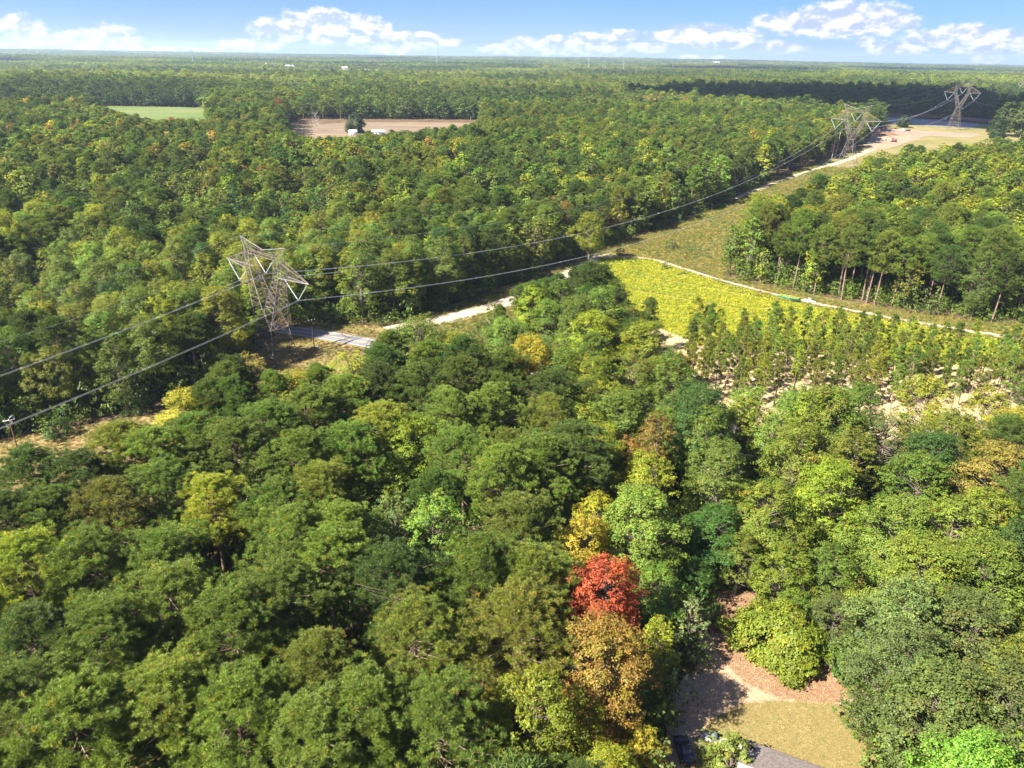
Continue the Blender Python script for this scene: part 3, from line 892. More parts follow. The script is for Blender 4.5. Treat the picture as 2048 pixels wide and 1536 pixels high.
GAPS = []
for cx_, cy_, a_, b_, r_ in [(-150,1330,260,55,.1),(-620,1420,330,60,-.05),(200,1010,60,30,.2),(-1000,1750,420,70,.1),(60,1720,380,70,-.08),(-500,2050,460,80,.05),(800,2150,420,90,.05),(-1500,2500,500,110,.05),
                             (300,2650,620,110,-.04),(-700,3000,600,120,.06),(1500,2900,600,130,.1),(0,3500,800,150,0),(-2000,3700,700,170,.05),(1600,4100,900,190,-.05),(-600,4600,1000,200,.04),(-230,3560,260,90,0),(-760,3050,200,60,0)]:
    th = np.linspace(0, 6.283, 14, False)
    GAPS.append([(cx_ + a_ * math.cos(q) * math.cos(r_) - b_ * math.sin(q) * math.sin(r_), cy_ + a_ * math.cos(q) * math.sin(r_) + b_ * math.sin(q) * math.cos(r_)) for q in th])
for gp in GAPS[:2] + GAPS[3:]:
    patch('pasture', gp, 'meadow_grass', 1.2, 40, 12, kind='structure')
NOGO = GAPS + [CORRIDOR, LOWCOR, FIELD, PLANTATION, MEADOW, TILLED, CLEARING, FARG]
def blocked(x, y, grow=0.0):
    b = np.zeros(np.shape(x), bool)
    for p in NOGO: b |= inside(p, x, y)
    cor = inside(LEFT_EDGE + [(900,1060),(900,-200),(-330,-200)], x, y)
    b |= cor & ~inside(SOUTHEAST, x, y) & ~inside(RIGHT_EDGE + [(900,190)], x, y) & (y < 1000)
    return b

def grid(x0, x1, y0, y1, s, seed, jit=.42):
    r = np.random.default_rng(seed)
    gx, gy = np.meshgrid(np.arange(x0, x1, s), np.arange(y0, y1, s * .87))
    gx = gx + (np.arange(gx.shape[0])[:, None] % 2) * s * .5
    return (gx + r.uniform(-jit, jit, gx.shape) * s).ravel(), (gy + r.uniform(-jit, jit, gy.shape) * s).ravel()

def in_view(x, y, pad=0.0, k=.80):
    return (y > 20) & (np.abs(x) < k * y + 45 + pad)

AUTUMN = ['olive green', 'tan', 'orange-brown', 'golden']
def species(x, y, r):
    """kind and colour of a tree that grows at x, y (r: random numbers per tree)"""
    n = len(x)
    d = np.hypot(x, y)
    a, b, c = vnoise(x, y, 46, 1), vnoise(x, y, 120, 2), vnoise(x, y, 22, 4)
    corr = inside(LEFT_EDGE + [(900,1060),(900,-200),(-330,-200)], x, y)       # right of the corridor's left edge
    pp = np.full(n, .36) + .28 * b + .18 * a
    near = inside(SOUTHEAST, x, y)
    pp = np.where(near, np.where(x < 8, .80, .10), pp)
    pp = np.where(near & (y > 190) & (x > -35) & (x < 60), .42, pp)
    rightf = corr & ~near & inside(RIGHT_EDGE + [(900,190)], x, y)
    front = polydist(RIGHT_EDGE[:8], x, y)
    pp = np.where(rightf, np.where(front < 22, .72, .16), pp)
    dark = (x > -60) & (x < 280) & (y > 440) & (y < 830) & ~corr
    pp = np.where(dark, .60, pp)
    stand = (x > -760) & (x < -440) & (y > 1080) & (y < 1330) & ~inside(MEADOW, x, y)
    pp = np.where(stand, .97, pp)
    shade = (x > 150) & (x < 900) & (y > 1000) & (y < 1900)
    pp = np.where(shade, .45, pp)
    pp = np.where((d > 900) & ~stand, pp * .55, pp)
    kind = np.where(r[:, 0] < pp, 'P', 'B')
    q = r[:, 1] + .22 * c + .15 * a
    colr = np.empty(n, object)
    for i in range(n):
        if kind[i] == 'P':
            colr[i] = 'deep green' if q[i] < .42 else 'mid green' if q[i] < .85 else 'olive green'
        else:
            colr[i] = 'dark green' if q[i] < .12 else 'mid green' if q[i] < .36 else 'fresh green' if q[i] < .54 else 'olive green' if q[i] < .74 else 'yellow-green' if q[i] < 1.08 else 'golden' if q[i] < 1.12 else 'orange-brown' if q[i] < 1.16 else 'tan'
    # drier, browner crowns at the left beyond the power line
    br = (~corr) & (x < -110) & (y > 380) & (y < 830) & (r[:, 2] < .40 + .3 * b)
    for i in np.nonzero(br & (kind == 'B'))[0]:
        colr[i] = ['olive green', 'olive green', 'tan', 'yellow-green', 'orange-brown'][int(r[i, 3] * 5)] if r[i, 3] < .86 else 'olive green'
    yl = rightf & (y > 330) & (r[:, 2] < .5) & (kind == 'B')
    colr[yl] = 'yellow-green'
    dead = (x > -170) & (x < 190) & (y > 985) & (y < 1330) & (r[:, 2] < .36) & (kind == 'B')
    colr[dead] = 'tan'
    belt = (x > -260) & (x < 20) & (y > 880) & (y < 980) & (kind == 'B')
    for i in np.nonzero(belt)[0]: colr[i] = ['dark green', 'mid green', 'mid green', 'fresh green'][int(r[i, 3] * 4)]
    redp = shade & (r[:, 3] < .03)
    for i in np.nonzero(redp & (kind == 'B'))[0]: colr[i] = 'orange-brown'
    return kind, colr

# near and middle woods, tree by tree on a loose grid
gx, gy = grid(-760, 900, 24, 900, 7.2, 11, .52)
dgrid = np.hypot(gx, gy)
keep = in_view(gx, gy, 25) & ~blocked(gx, gy) & (dgrid < 900)
keep &= polydist(ROAD, gx, gy) > 6.5
# edges: no crown's stem closer than ~2 m to the open ground
for e in (LEFT_EDGE, NEAR_EDGE): keep &= polydist(e, gx, gy) > 2.5
gx, gy = gx[keep], gy[keep]
dh = np.min(np.hypot(gx[:, None] - hx[None, :, 0], gy[:, None] - hx[None, :, 1]) - 0.0, axis=1)
hs = np.array([t[3] for t in trees])
dn = np.min(np.hypot(gx[:, None] - hx[None, :, 0], gy[:, None] - hx[None, :, 1]) / (np.where(np.array([t[4] == 'P' for t in trees]), 7.8, 6.6) * np.maximum(hs, .7))[None, :], axis=1)
ok = dn > 1
# thin out to a pine's spacing close to the camera, where crowns are wide
ok &= ~((np.hypot(gx, gy) < 190) & (rng.random(len(gx)) < .22))
gx, gy = gx[ok], gy[ok]
rr = rng.random((len(gx), 6))
kind, colr = species(gx, gy, rr)
base_n = len(trees)
for i in range(len(gx)):
    s = .62 + .66 * rr[i, 4] ** 1.2 + .16 * float(vnoise(gx[i:i+1], gy[i:i+1], 70, 14)[0])
    if kind[i] == 'P': s = .80 + .32 * rr[i, 4]
    if inside(RIGHT_EDGE + [(900,190)], gx[i:i+1], gy[i:i+1])[0] and gy[i] > 200 and polydist(RIGHT_EDGE[:8], gx[i:i+1], gy[i:i+1])[0] < 60:
        s *= 1.08
        tallr = 1.15
    else: tallr = 1.0
    shade_ = [k_ for k_ in (4, 8, 12, 16) if inside(CLEARING, gx[i:i+1] + .79 * k_, gy[i:i+1] + .62 * k_)[0]]
    trees.append((gx[i], gy[i], float(tz(gx[i], gy[i])), s, kind[i], colr[i], 0, min(s * (.90 if kind[i] == 'P' else .95) * tallr, (.035 * shade_[0] + .22) if shade_ else 9)))

# what the photograph shows of the open ground: no crown of the given wood may stand up in front of it
SIL_SE = [(-200,925),(0,918),(60,910),(140,910),(190,880),(250,848),(310,802),(380,778),(430,750),(480,714),(530,718),(590,742),(660,718),(700,708),(765,694),(790,645),(830,622),(880,658),(900,668),(960,644),(1000,596),(1050,568),(1130,550),(1160,533),(1215,533),(1240,596),(1300,655),(1400,750),(1420,768),(1500,772),(1560,748),(1600,778),(1700,774),(1790,758),(1850,763),(1900,744),(2048,744),(2300,744)]
SIL_L = [(-300,-999),(180,-999),(185,212),(200,220),(260,238),(300,248),(410,247),(418,-999),(570,-999),(576,268),(600,278),(640,284),(700,280),(730,274),(830,270),(930,262),(958,247),(968,-999),(3000,-999)]
SIL_R = [(1400,-999),(1440,-999),(1640,-999),(1668,372),(1690,350),(1720,324),(1760,306),(1850,299),(1960,292),(2048,284),(2300,275)]
SHOW = [(1345,1600),(1345,1440),(1352,1385),(1392,1325),(1402,1250),(1420,1190),(1480,1185),(1560,1235),(1690,1300),(1715,1430),(1765,1600)]
def fit_to_view(t):
    x, y, z, s, kind, c, w, hh = t
    full = 26 if kind == 'P' else 22
    q = np.array([[x], [y]])
    se = inside(SOUTHEAST, q[0], q[1])[0] or (w and y < 262 and inside(LEFT_EDGE + [(900,1060),(900,-200),(-330,-200)], q[0], q[1])[0])
    line = SIL_SE if se else SIL_R if inside(RIGHT_EDGE + [(900,190)], q[0], q[1])[0] else SIL_L
    if se and not w:
        uu, vv, zc = project((x, y, z + .62 * full * hh))
        if inside(SHOW, np.array([uu]), np.array([vv]))[0] or inside(SHOW, np.array([uu - 30]), np.array([vv]))[0] or inside(SHOW, np.array([uu + 40]), np.array([vv]))[0] or inside(SHOW, np.array([uu]), np.array([vv + 60]))[0]: return None
    U, Vv = np.array(line).T
    h0, moved = hh, 0.0
    for _ in range(60):
        u, v, zc = project((x, y, z + full * hh))
        rpx = 3.0 * s / zc * FPX
        lim = max(np.interp(u, U, Vv), np.interp(u - rpx, U, Vv), np.interp(u + rpx, U, Vv)) if line is not SIL_SE else np.interp(u, U, Vv)
        if not se: lim -= 12 * ((x * 7.3 + y * 3.1) % 1.0) ** 2
        if v >= lim - 2: break
        if se and moved < (16 if w else 5):                # step back from the open ground before growing shorter
            d = math.hypot(x, y); x, y = x * (1 - 1 / d), y * (1 - 1 / d); moved += 1
            continue
        hh *= .94
        if hh < (.34 if w else .62 * h0): return None
    s = min(s, max(hh * 1.25, .4)) if not w else min(s, max(hh * 1.5, .4))
    return (x, y, z, s, kind, c, w, hh)
nh = base_n
trees = [(k < nh, fit_to_view(t)) for k, t in enumerate(trees)]
base_n = sum(1 for a, t in trees if a and t)
trees = [t for a, t in trees if t]

def jitter_col(c, amt=.14):
    b = np.array(COL[c]) * (1 + rng.normal(0, amt))
    return np.clip(b * (1 + rng.normal(0, amt * .4, 3)), .008, .5)

# the 300 that show largest of each kind become objects, the rest the wood
T = []
for k, t in enumerate(trees):
    u, v, zc = project((t[0], t[1], t[2] + t[7] * 17))
    vis = -60 < u < 2108 and v < 1640
    T.append((t[3] / zc if vis and zc > 0 else -1 + t[3] / max(zc, 1) * .001, u / 2, v / 2, k))
chosen = set()
for kd in 'PB':
    L = sorted([q for q in T if trees[q[3]][4] == kd and q[0] > 0], reverse=True)
    heroes = [q for q in L if trees[q[3]][6] or q[3] < base_n]
    chosen |= set(q[3] for q in heroes[:300])
    for q in L:
        if sum(1 for c in chosen if trees[c][4] == kd) >= 300: break
        chosen.add(q[3])

LAND = [('the red-leaved tree', 603, 602), ('the roadside steel tower', 268, 300), ('the yellow bean field', 690, 300), ('the leaf-strewn clearing', 690, 660),
        ('the paved road', 340, 338), ('the wooden crossarm pole', 16, 436), ('the clipped bush beside the lawn', 772, 650), ('the grey shingled roof', 780, 756),
        ('the dirt-track tower', 853, 142), ('the sandy track', 505, 305), ('the row of young pines', 880, 350), ('the green meadow', 150, 114),
        ('the tilled brown field', 390, 130), ('the bright green poplar crown', 645, 545)]
ORD = ['nearest one', 'second one', 'third one', 'fourth one', 'fifth one', 'sixth one', 'seventh one', 'eighth one', 'ninth one', 'tenth one']
def sector(du, dv):
    a = (math.degrees(math.atan2(-dv, du)) + 360) % 360
    return ['to the right of', 'up and right of', 'straight above', 'up and left of', 'to the left of', 'down and left of', 'straight below', 'down and right of'][int((a + 22.5) // 45) % 8]
desc = {}
for q in T:
    if q[3] in chosen:
        t = trees[q[3]]
        desc[q[3]] = ('%s %s' % (t[5], 'pine' if t[4] == 'P' else 'broadleaf tree'), q[1], q[2])
table = {}
for li, (nm, lu, lv) in enumerate(LAND):
    for k, (dsc, u, v) in desc.items():
        table.setdefault((li, dsc, sector(u - lu, v - lv)), []).append((math.hypot(u - lu, v - lv), k))
for v in table.values(): v.sort()
labels, used = {}, set()
for k, (dsc, u, v) in desc.items():
    best = None
    for li, (nm, lu, lv) in enumerate(LAND):
        sc = sector(u - lu, v - lv)
        rank = [q[1] for q in table[(li, dsc, sc)]].index(k)
        if rank < len(ORD):
            cost = math.hypot(u - lu, v - lv) + rank * 22
            if best is None or cost < best[0]: best = (cost, '%s, %s %s %s' % (dsc, ORD[rank] if len(('%s, %s %s %s' % (dsc, ORD[rank], sc, nm)).split()) < 17 else ORD[rank].replace(' one', ''), sc, nm))
    labels[k] = best[1] if best else '%s deep among the close-packed crowns of the wood' % dsc
labels[[k for k in desc if trees[k][5] == 'red'][0]] = 'flame-red broadleaf tree rising above an orange-brown one by the clearing'

def copy_tree(src, root_name, label, cat, group, loc, rz, s, tint, alpha=1.0):
    H, (tm, cm) = src
    r = thing(root_name, label, cat, loc, rz, group)
    r.scale = s
    link('trunk', tm, r)
    c = link('crown', cm, r)
    c.color = (*tint, alpha)
    return r

for k in sorted(chosen):
    x, y, z, s, kd, cname, w, hh = trees[k]
    r1, r2, r3 = rng.random(3)
    tint = jitter_col(cname, .12)
    if kd == 'P':
        copy_tree(PINE_HI[int(r1 * 6)], 'pine_tree', labels[k], 'pine tree', 'tall pines of the wood', (x, y, z), r2 * 6.283, (s, s, hh * (.97 + .06 * r3)), tint)
    else:
        wide = s * (1.0 if w else 1.05)
        hs_ = hh * (.97 + .06 * r3)
        copy_tree(BROAD_HI[int(r1 * 8)], 'broadleaf_tree', labels[k], 'broadleaf tree', 'broadleaf trees of the wood', (x, y, z), r2 * 6.283, (wide, wide, hs_), tint, {'red': .8, 'orange-brown': .25, 'tan': .3, 'golden': .35}.get(cname, 1.0))

def wood(name, coll, pts, npine, nbroad, label, fac=1.0):
    pts = list(pts)
    n = len(pts)
    x = np.array([p[0] for p in pts]); y = np.array([p[1] for p in pts]); z = np.array([p[2] for p in pts]); s = np.array([p[3] for p in pts])
    isP = np.array([p[4] == 'P' for p in pts])
    tint = np.array([COL[p[5]] for p in pts]) * (1 + rng.normal(0, .14, (n, 1))) * (1 + rng.normal(0, .05, (n, 3)))
    idx = np.where(isP, rng.integers(0, npine, n), npine + rng.integers(0, nbroad, n))
    sc = np.column_stack([s * fac, s * fac, np.array([p[7] for p in pts]) * rng.uniform(.92, 1.06, n)])
    return scatter(name, coll, x, y, z, sc, rng.uniform(0, 6.283, n), idx, np.clip(tint, .008, .5), label=label, category='wood')
rest = [t for k, t in enumerate(trees) if k not in chosen]
wood('pine_wood', WOODC, [t for t in rest if t[4] == 'P'], 4, 5, 'dark pines crowded together past the power line corridor')
wood('broadleaf_wood', WOODC, [t for t in rest if t[4] == 'B'], 4, 5, 'mixed green and olive broadleaf crowns past the power line corridor')

def far_ring(r0, r1, s, seed, sc0, sc1, k=.80):
    x, y = grid(-k * r1 - 100, k * r1 + 100, max(60, r0 * .72), r1, s, seed)
    d = np.hypot(x, y)
    m = (d >= r0) & (d < r1) & in_view(x, y, 60, k) & ~blocked(x, y)
    x, y = x[m], y[m]
    r = rng.random((len(x), 6))
    kd, cl = species(x, y, r)
    return x, y, r, kd, cl
def fast_tint(cl, x, y, seed):
    n = len(cl)
    t = np.array([COL[c] for c in cl])
    # stands of one sort read as patches from afar
    p1, p2 = vnoise(x, y, 260, seed), vnoise(x, y, 700, seed + 3)
    p3 = vnoise(x * .6, y * 1.6, 240, seed + 7)
    pale, deep = np.array([.215, .25, .045]), np.array([.042, .078, .018])
    k1, k2 = np.clip((p1 + p3) * 1.1 - .15, 0, .85)[:, None], np.clip((-p1 - p3) * 1.1 - .15 + .3 * p2, 0, .85)[:, None]
    t = t * (1 - k1) + pale * k1
    t = t * (1 - k2) + deep * k2
    t = t * (1 + .15 * p2)[:, None] * (1 + rng.normal(0, .15, (n, 1)))
    return np.clip(t, .008, .4)
def ring_wood(name, coll, ring, npine, nbroad, s0, label, wide=1.0, seed=1, only=None):
    x, y, r, kd, cl = ring
    n = len(x)
    isP = kd == 'P'
    idx = np.where(isP, rng.integers(0, max(npine, 1), n), npine + rng.integers(0, nbroad, n))
    if npine == 0: idx = rng.integers(0, nbroad, n)
    s = s0 * (.8 + .4 * r[:, 4]) * (1 + .12 * vnoise(x, y, 180, 9))
    sc = np.column_stack([s * wide, s * wide, s / s0 * rng.uniform(.62, 1.05, n)])
    scatter(name, coll, x, y, tz(x, y), sc, rng.uniform(0, 6.283, n), idx, fast_tint(cl, x, y, seed), label=label, category='wood')
    print(name, n)
ring_wood('far_wood', FARC, far_ring(900, 2300, 9.4, 21, 1, 1), 3, 4, 1.06, 'hazy green woodland stretching from the fields towards the horizon', 1.28, 5)
ring_wood('distant_wood', VFARC, far_ring(2300, 5600, 14.5, 22, 1, 1), 0, 3, 1.15, 'pale woodland far off under the haze', 1.0, 6)
ring_wood('horizon_wood', VFARC, far_ring(5600, 14200, 42, 23, 1, 1), 0, 3, 3.4, 'blue-grey line of woodland along the horizon', 1.0, 7)

# undergrowth below and beside the near trees
ux, uy_ = grid(-330, 330, 30, 520, 4.4, 31)
m = in_view(ux, uy_, 10) & ~blocked(ux, uy_) & (polydist(ROAD, ux, uy_) > 5)
edge = np.minimum(polydist(LEFT_EDGE, ux, uy_), polydist(RIGHT_EDGE, ux, uy_))
m &= (np.hypot(ux, uy_) < 250) | (edge < 16)
ux, uy_ = ux[m], uy_[m]
un = len(ux)
uc = np.array([COL[c] for c in ('dark green', 'mid green', 'fresh green', 'mid green', 'grey-green')])[rng.integers(0, 5, un)] * rng.uniform(.75, 1.25, (un, 1))
us = rng.uniform(.6, 1.5, un)
scatter('undergrowth', SHRUBC, ux, uy_, tz(ux, uy_), np.column_stack([us, us, us * rng.uniform(.8, 1.9, un)]), rng.uniform(0, 6.28, un), rng.integers(0, 4, un), uc,
        label='dark leafy undergrowth filling the gaps below the trees', category='undergrowth')

# ------------------------------------------------------------------ the bushes and special trees
def special(src, name, label, cat, u, v, s, tint, rz=0.0, bark='bark', leaf='leaf', group=None):
    t, c = src
    x, y, z = at(u, v)
    r = thing(name, label, cat, (x, y, z), rz, group)
    r.scale = s
    link('trunk', t.mesh('trunk', [bark], smooth=True), r)
    k = link('crown', c.mesh('crown', [leaf], True), r)
    k.color = (*tint, 1)
    return r
special(broadleaf(7.2, 7.2, .12, 190, 190, .34, lobe=.95, flat=.6, egg=.28), 'spreading_tree', 'broad low spreading yellow-green tree standing in the mulch bed beside the lawn', 'small tree', 1556, 1300, (1,1,1), (.165,.195,.02), .4)
special(broadleaf(5.5, 4.2, .08, 60, 170, .32, lobe=1.2, egg=.35), 'shrub', 'dark green rounded shrub right beside the broad low spreading tree', 'shrub', 1690, 1350, (1,1,1), (.08,.125,.025))
special(broadleaf(12, 3.3, .05, 90, 130, .30, lobe=1.0, flat=.5, egg=.2), 'cedar_tree', 'feathery grey-green cedar leaning over the leaf-strewn ground', 'cedar', 1372, 1318, (1,1,1), (.13,.16,.06))
special(broadleaf(6.5, 3.4, .10, 60, 170, .32, lobe=1.3, egg=.4), 'shrub', 'light green small tree hiding the corner of the shingled roof', 'small tree', 1458, 1552, (1,1,1), (.15,.185,.035))
special(broadleaf(4.5, 3.3, .03, 40, 170, .36, lobe=1.4, egg=.4), 'shrub', 'round light green shrub between the corridor grass and the dark wood by the pole', 'shrub', 118, 872, (1,1,1), (.07,.115,.025))
for k, (u, v, sz, lab) in enumerate([(1342,497,1.5,'lone green shrub in the tall grass past the bean field'),(1690,262,2.2,'low green shrub on the edge of the bare building site'),
       (1745,270,1.6,'small green shrub beside the grey gravel lot'),(1330,540,1.0,'small shrub at the edge of the bean field path'),(1240,512,1.2,'tawny shrub where the sandy track meets the tall grass')]):
    special(broadleaf(3.2, 2.0, .03, 22, 130, .36, lobe=1.8, egg=.4), 'shrub', lab, 'shrub', u, v, (sz, sz, sz), (.06,.10,.025) if k != 4 else (.12,.11,.035), k)
rt = special(broadleaf(15, 8.5, .12, 110, 110, .55, lobe=1.2, flat=.7, egg=.5), 'round_tree', 'single round dark green tree standing on the tilled brown field', 'tree', 711, 266, (1.1,1.1,1.1), (.05,.075,.03))
wt = special(broadleaf(12, 7.5, .15, 80, 110, .6, lobe=1.2, flat=.7, egg=.5), 'round_tree', 'dark round tree on the green strip by the gravel lot', 'tree', 1805, 255, (1,1,1), (.03,.06,.02))
for k, (u, v, sz) in enumerate([(2003,272,1.55),(2040,276,1.75),(1990,282,1.1)]):
    special(broadleaf(20, 6.5, .15, 90, 110, .6, lobe=1.4, egg=.45), 'broadleaf_tree', ['spreading pale green tree at the right edge of the far pasture','tallest spreading tree at the far right past the building site','small dark tree in front of the far right spreading trees'][k], 'broadleaf tree', u, v, (sz,sz,sz), [(.075,.105,.03),(.08,.11,.03),(.035,.065,.02)][k], k)

# bare and dead trees
def bare(H, Rr, n=46):
    tr = MB()
    zs = np.linspace(0, H * .8, 6)
    tr.tube([(0, 0, z) for z in zs], np.linspace(.24, .06, 6), 6)
    for k in range(n):
        t = .3 + .7 * k / n
        a = k * 2.4 + rng.uniform(-.4, .4); rr_ = Rr * math.sin(min(1, (t - .2) * 1.5) * 2.6) * rng.uniform(.6, 1)
        e = np.array([math.cos(a) * rr_, math.sin(a) * rr_, H * t])
        s = np.array([0, 0, min(H * .78, max(H * .22, e[2] - rr_ * .8))])
        m = (s + e) / 2 + rng.normal(0, .3, 3)
        tr.tube([s, m, e], [.09, .06, .02], 4, 0, False)
        for _ in range(5):
            b = s + (e - s) * rng.uniform(.4, 1); q = b + unit(1)[0] * np.array([1, 1, .7]) * rng.uniform(.8, 2.2) + np.array([0, 0, .6])
            tr.tube([b, q], [.03, .012], 3, 0, False)
    return tr
def bare_tree(u, v, H, Rr, label, n=46):
    x, y, z = at(u, v)
    r = thing('bare_tree', label, 'dead tree', (x, y, z), rng.uniform(0, 6), 'bare dead trees')
    m = bare(H, Rr, n)
    link('trunk', m.mesh('trunk', ['dead_wood'], smooth=True), r)
bare_tree(634, 262, 19, 7.5, 'leafless pinkish-grey tree at the left end of the tilled field')
bare_tree(797, 585, 19, 1.5, 'pale dead snag with stub branches rising in front of the wood', 26)
bare_tree(1245, 375, 20, 5.5, 'leafless greyish tree among the green crowns near the dirt corridor')
bare_tree(1262, 385, 17, 4.5, 'smaller leafless grey tree right beside another near the corridor')
for k, (u, v) in enumerate([(975,232),(1010,230),(1040,228),(1075,232),(1105,230),(1130,228)]):
    bare_tree(u, v, 19 + k % 3, 4.5, ['leftmost','second','third','fourth','fifth','rightmost'][k] + ' leafless tan tree in the pale dying patch beyond the tilled field', 30)

# ------------------------------------------------------------------ young pines in rows
yp = []
ax, ay = np.array([.965, -.262]), np.array([.262, .965])
for i in range(-2, 46):
    for j in range(-14, 18):
        p = np.array([62, 200]) + ax * (i * 5.0) + ay * (j * 5.6) + rng.normal(0, .9, 2)
        if inside(PLANTATION, p[:1], p[1:])[0] and rng.random() < .88 and abs(p[0]) < .72 * p[1] + 5 and project((p[0], p[1], 0))[1] < 822: yp.append((j, i, p))
yp.sort(key=lambda q: (-q[0], q[1]))
rows_ = sorted(set(q[0] for q in yp), reverse=True)
nth = lambda n: '%d%s' % (n, 'th' if 10 < n % 100 < 14 else {1: 'st', 2: 'nd', 3: 'rd'}.get(n % 10, 'th'))
for k, (jj, ii, p) in enumerate(yp[:300]):
    s = rng.uniform(.92, 1.32)
    row = rows_.index(jj) + 1
    pos = sum(1 for q in yp if q[0] == jj and q[1] <= ii)
    u, v, _ = project((p[0], p[1], 6))
    place = 'left' if u < 1500 else 'middle' if u < 1760 else 'right'
    tall = 'taller' if s > 1.2 else 'shorter' if s < 1.04 else 'mid-sized'
    copy_tree(YOUNG_HI[k % 4], 'young_pine', '%s young pine, %s from the left in the %s row counted from the bean field' % (tall, nth(pos), nth(row)), 'young pine', 'young pines planted in rows', (p[0], p[1], float(tz(*p))), rng.uniform(0, 6.28), (s * .92, s * .92, s),
              jitter_col(['olive green', 'mid green', 'fresh green', 'olive green', 'yellow-green'][rng.integers(0, 5)], .12))
print('young pines', len(yp))

# ------------------------------------------------------------------ bean field, grasses, litter
def clump(n, spread, h, size, up):
    m = MB()
    c = np.column_stack([rng.normal(0, spread, n), rng.normal(0, spread, n), rng.uniform(.25, 1, n) * h])
    add_leaves(m, c, np.array([0, 0, up]) + unit(n) * .8, size, rng.uniform(.2, .85, n), rng.uniform(.3, .8, n))
    return m.mesh('bean_plant', ['leaf_in_wood'], True)
BEANC = proto_collection('bean_plants', [clump(46, .30, .75, .26, .8) for _ in range(4)])
def tuft(n, spread, h, w):
    m = MB()
    b = np.column_stack([rng.normal(0, spread, n), rng.normal(0, spread, n), np.zeros(n)])
    tip = b + np.column_stack([rng.normal(0, .35 * h, n), rng.normal(0, .35 * h, n), rng.uniform(.5, 1.1, n) * h])
    s = unit(n) * w; s[:, 2] = 0
    p = np.stack([b - s, b + s, tip], 1)
    m.add(p.reshape(-1, 3), np.arange(n)[:, None] * 3 + np.array([[0, 1, 2]]), 0, rng.uniform(.2, .9, n), rng.uniform(.3, .9, n))
    return m.mesh('grass_tuft', ['leaf_in_wood'], True)
GRASSC = proto_collection('grass_tufts', [tuft(46, .42, .8, .06) for _ in range(4)] + [clump(40, .40, .8, .26, .6) for _ in range(2)])
LAWNC = proto_collection('lawn_tufts', [tuft(22, .20, .14, .018) for _ in range(3)])
def scatter_in(name, coll, poly, step, tints, probs, picks, sc, seed, label, cat, avoid=(), rows=None, limit=None, minus=None, holes=None):
    P_ = np.array(poly)
    lo, hi = P_.min(0), P_.max(0)
    if rows is not None:
        c, s_ = math.cos(rows), math.sin(rows)
        mid = (lo + hi) / 2; Rd = np.hypot(*(hi - lo)) / 2
        a, b = np.meshgrid(np.arange(-Rd, Rd, step[0]), np.arange(-Rd, Rd, step[1]))
        a = a + rng.normal(0, step[0] * .25, a.shape); b = b + rng.normal(0, step[1] * .10, b.shape)
        x, y = (mid[0] + a * c - b * s_).ravel(), (mid[1] + a * s_ + b * c).ravel()
    else:
        x, y = grid(lo[0], hi[0], lo[1], hi[1], step, seed, .5)
    m = inside(poly, x, y)
    if holes: m &= (vnoise(x, y, 9, 61) + .6 * vnoise(x, y, 2.6, 62)) < holes + .35
    if minus is not None: m &= ~inside(minus, x, y) | (rng.random(len(x)) < .12)
    for kind_, w in avoid: m &= polydist(kind_, x, y) > w
    if limit: m &= np.hypot(x, y) < limit
    x, y = x[m], y[m]
    m = in_view(x, y, 5)
    x, y = x[m], y[m]
    n = len(x)
    r = np.clip(rng.random(n) * .7 + .3 * (.5 + .5 * vnoise(x, y, 11, seed)) + .12 * vnoise(x, y, 30, seed + 2), 0, .9999)
    ix = np.searchsorted(np.cumsum(probs), r * sum(probs))
    ix = np.minimum(ix, len(tints) - 1)
    t = np.array(tints)[ix] * rng.uniform(.8, 1.2, (n, 1))
    pk = np.array([picks[i][rng.integers(0, len(picks[i]))] for i in ix])
    s = sc * rng.uniform(.7, 1.3, n)
    scatter(name, coll, x, y, tz(x, y) + .1, np.column_stack([s, s, s * rng.uniform(.7, 1.2, n)]), rng.uniform(0, 6.28, n), pk, t, label=label, category=cat)
    print(name, n)
scatter_in('bean_crop', BEANC, FIELD, (.62, .82), [(.28,.30,.024), (.34,.335,.03), (.215,.265,.026), (.14,.21,.03)], [.40, .24, .22, .14], [[0,1,2,3]] * 4, 1.0, 51,
           'bright yellow bean crop turning colour in rows', 'crop', avoid=(([(44,322),(185,231)], .5), ([(45,319.6),(186,228.6)], .5), ([(46,296),(150,230)], .5), ([(47,293.6),(151,227.6)], .5)), rows=-.57, holes=.62)
gt = [(.165,.155,.045), (.22,.18,.07), (.115,.14,.032), (.25,.225,.03), (.14,.10,.045), (.08,.12,.03)]
TR = ((sandline.tolist(), 3.6), (fieldtrack.tolist(), 1.1), (dirt.tolist(), 1.9), (ROAD, 5.0))
scatter_in('tall_grass', GRASSC, CORRIDOR, 1.25, gt, [.24, .12, .34, .06, .06, .18], [[0,1,2,3], [0,1,2,3], [0,1,2,3], [4,5], [0,1,2,3], [4,5]], 1.0, 52, 'tall dry grass and weeds covering the power line corridor', 'grass', TR, limit=620)
scatter_in('verge_grass', GRASSC, LOWCOR, 1.1, gt, [.32, .24, .22, .02, .14, .06], [[0,1,2,3]] * 4 + [[0,1,2,3], [4,5]], .6, 53, 'straw-coloured grass beside the road and below the wires', 'grass', TR)
scatter_in('straw_grass', GRASSC, PLANTATION, 1.0, [(.46,.40,.26), (.38,.32,.18), (.24,.24,.08)], [.6, .28, .12], [[0,1,2,3]] * 3, .55, 54, 'pale straw-coloured grass between the young pines', 'grass')
scatter_in('lawn_grass', LAWNC, LAWN, .34, [(.27,.215,.075), (.22,.20,.055), (.36,.30,.15)], [.5, .25, .25], [[0,1,2]] * 3, 1.0, 55, 'short dry lawn grass beside the shingled roof', 'grass')
LEAFC = proto_collection('leaf_flakes', [clump(9, .35, .04, .11, 3.5) for _ in range(3)])
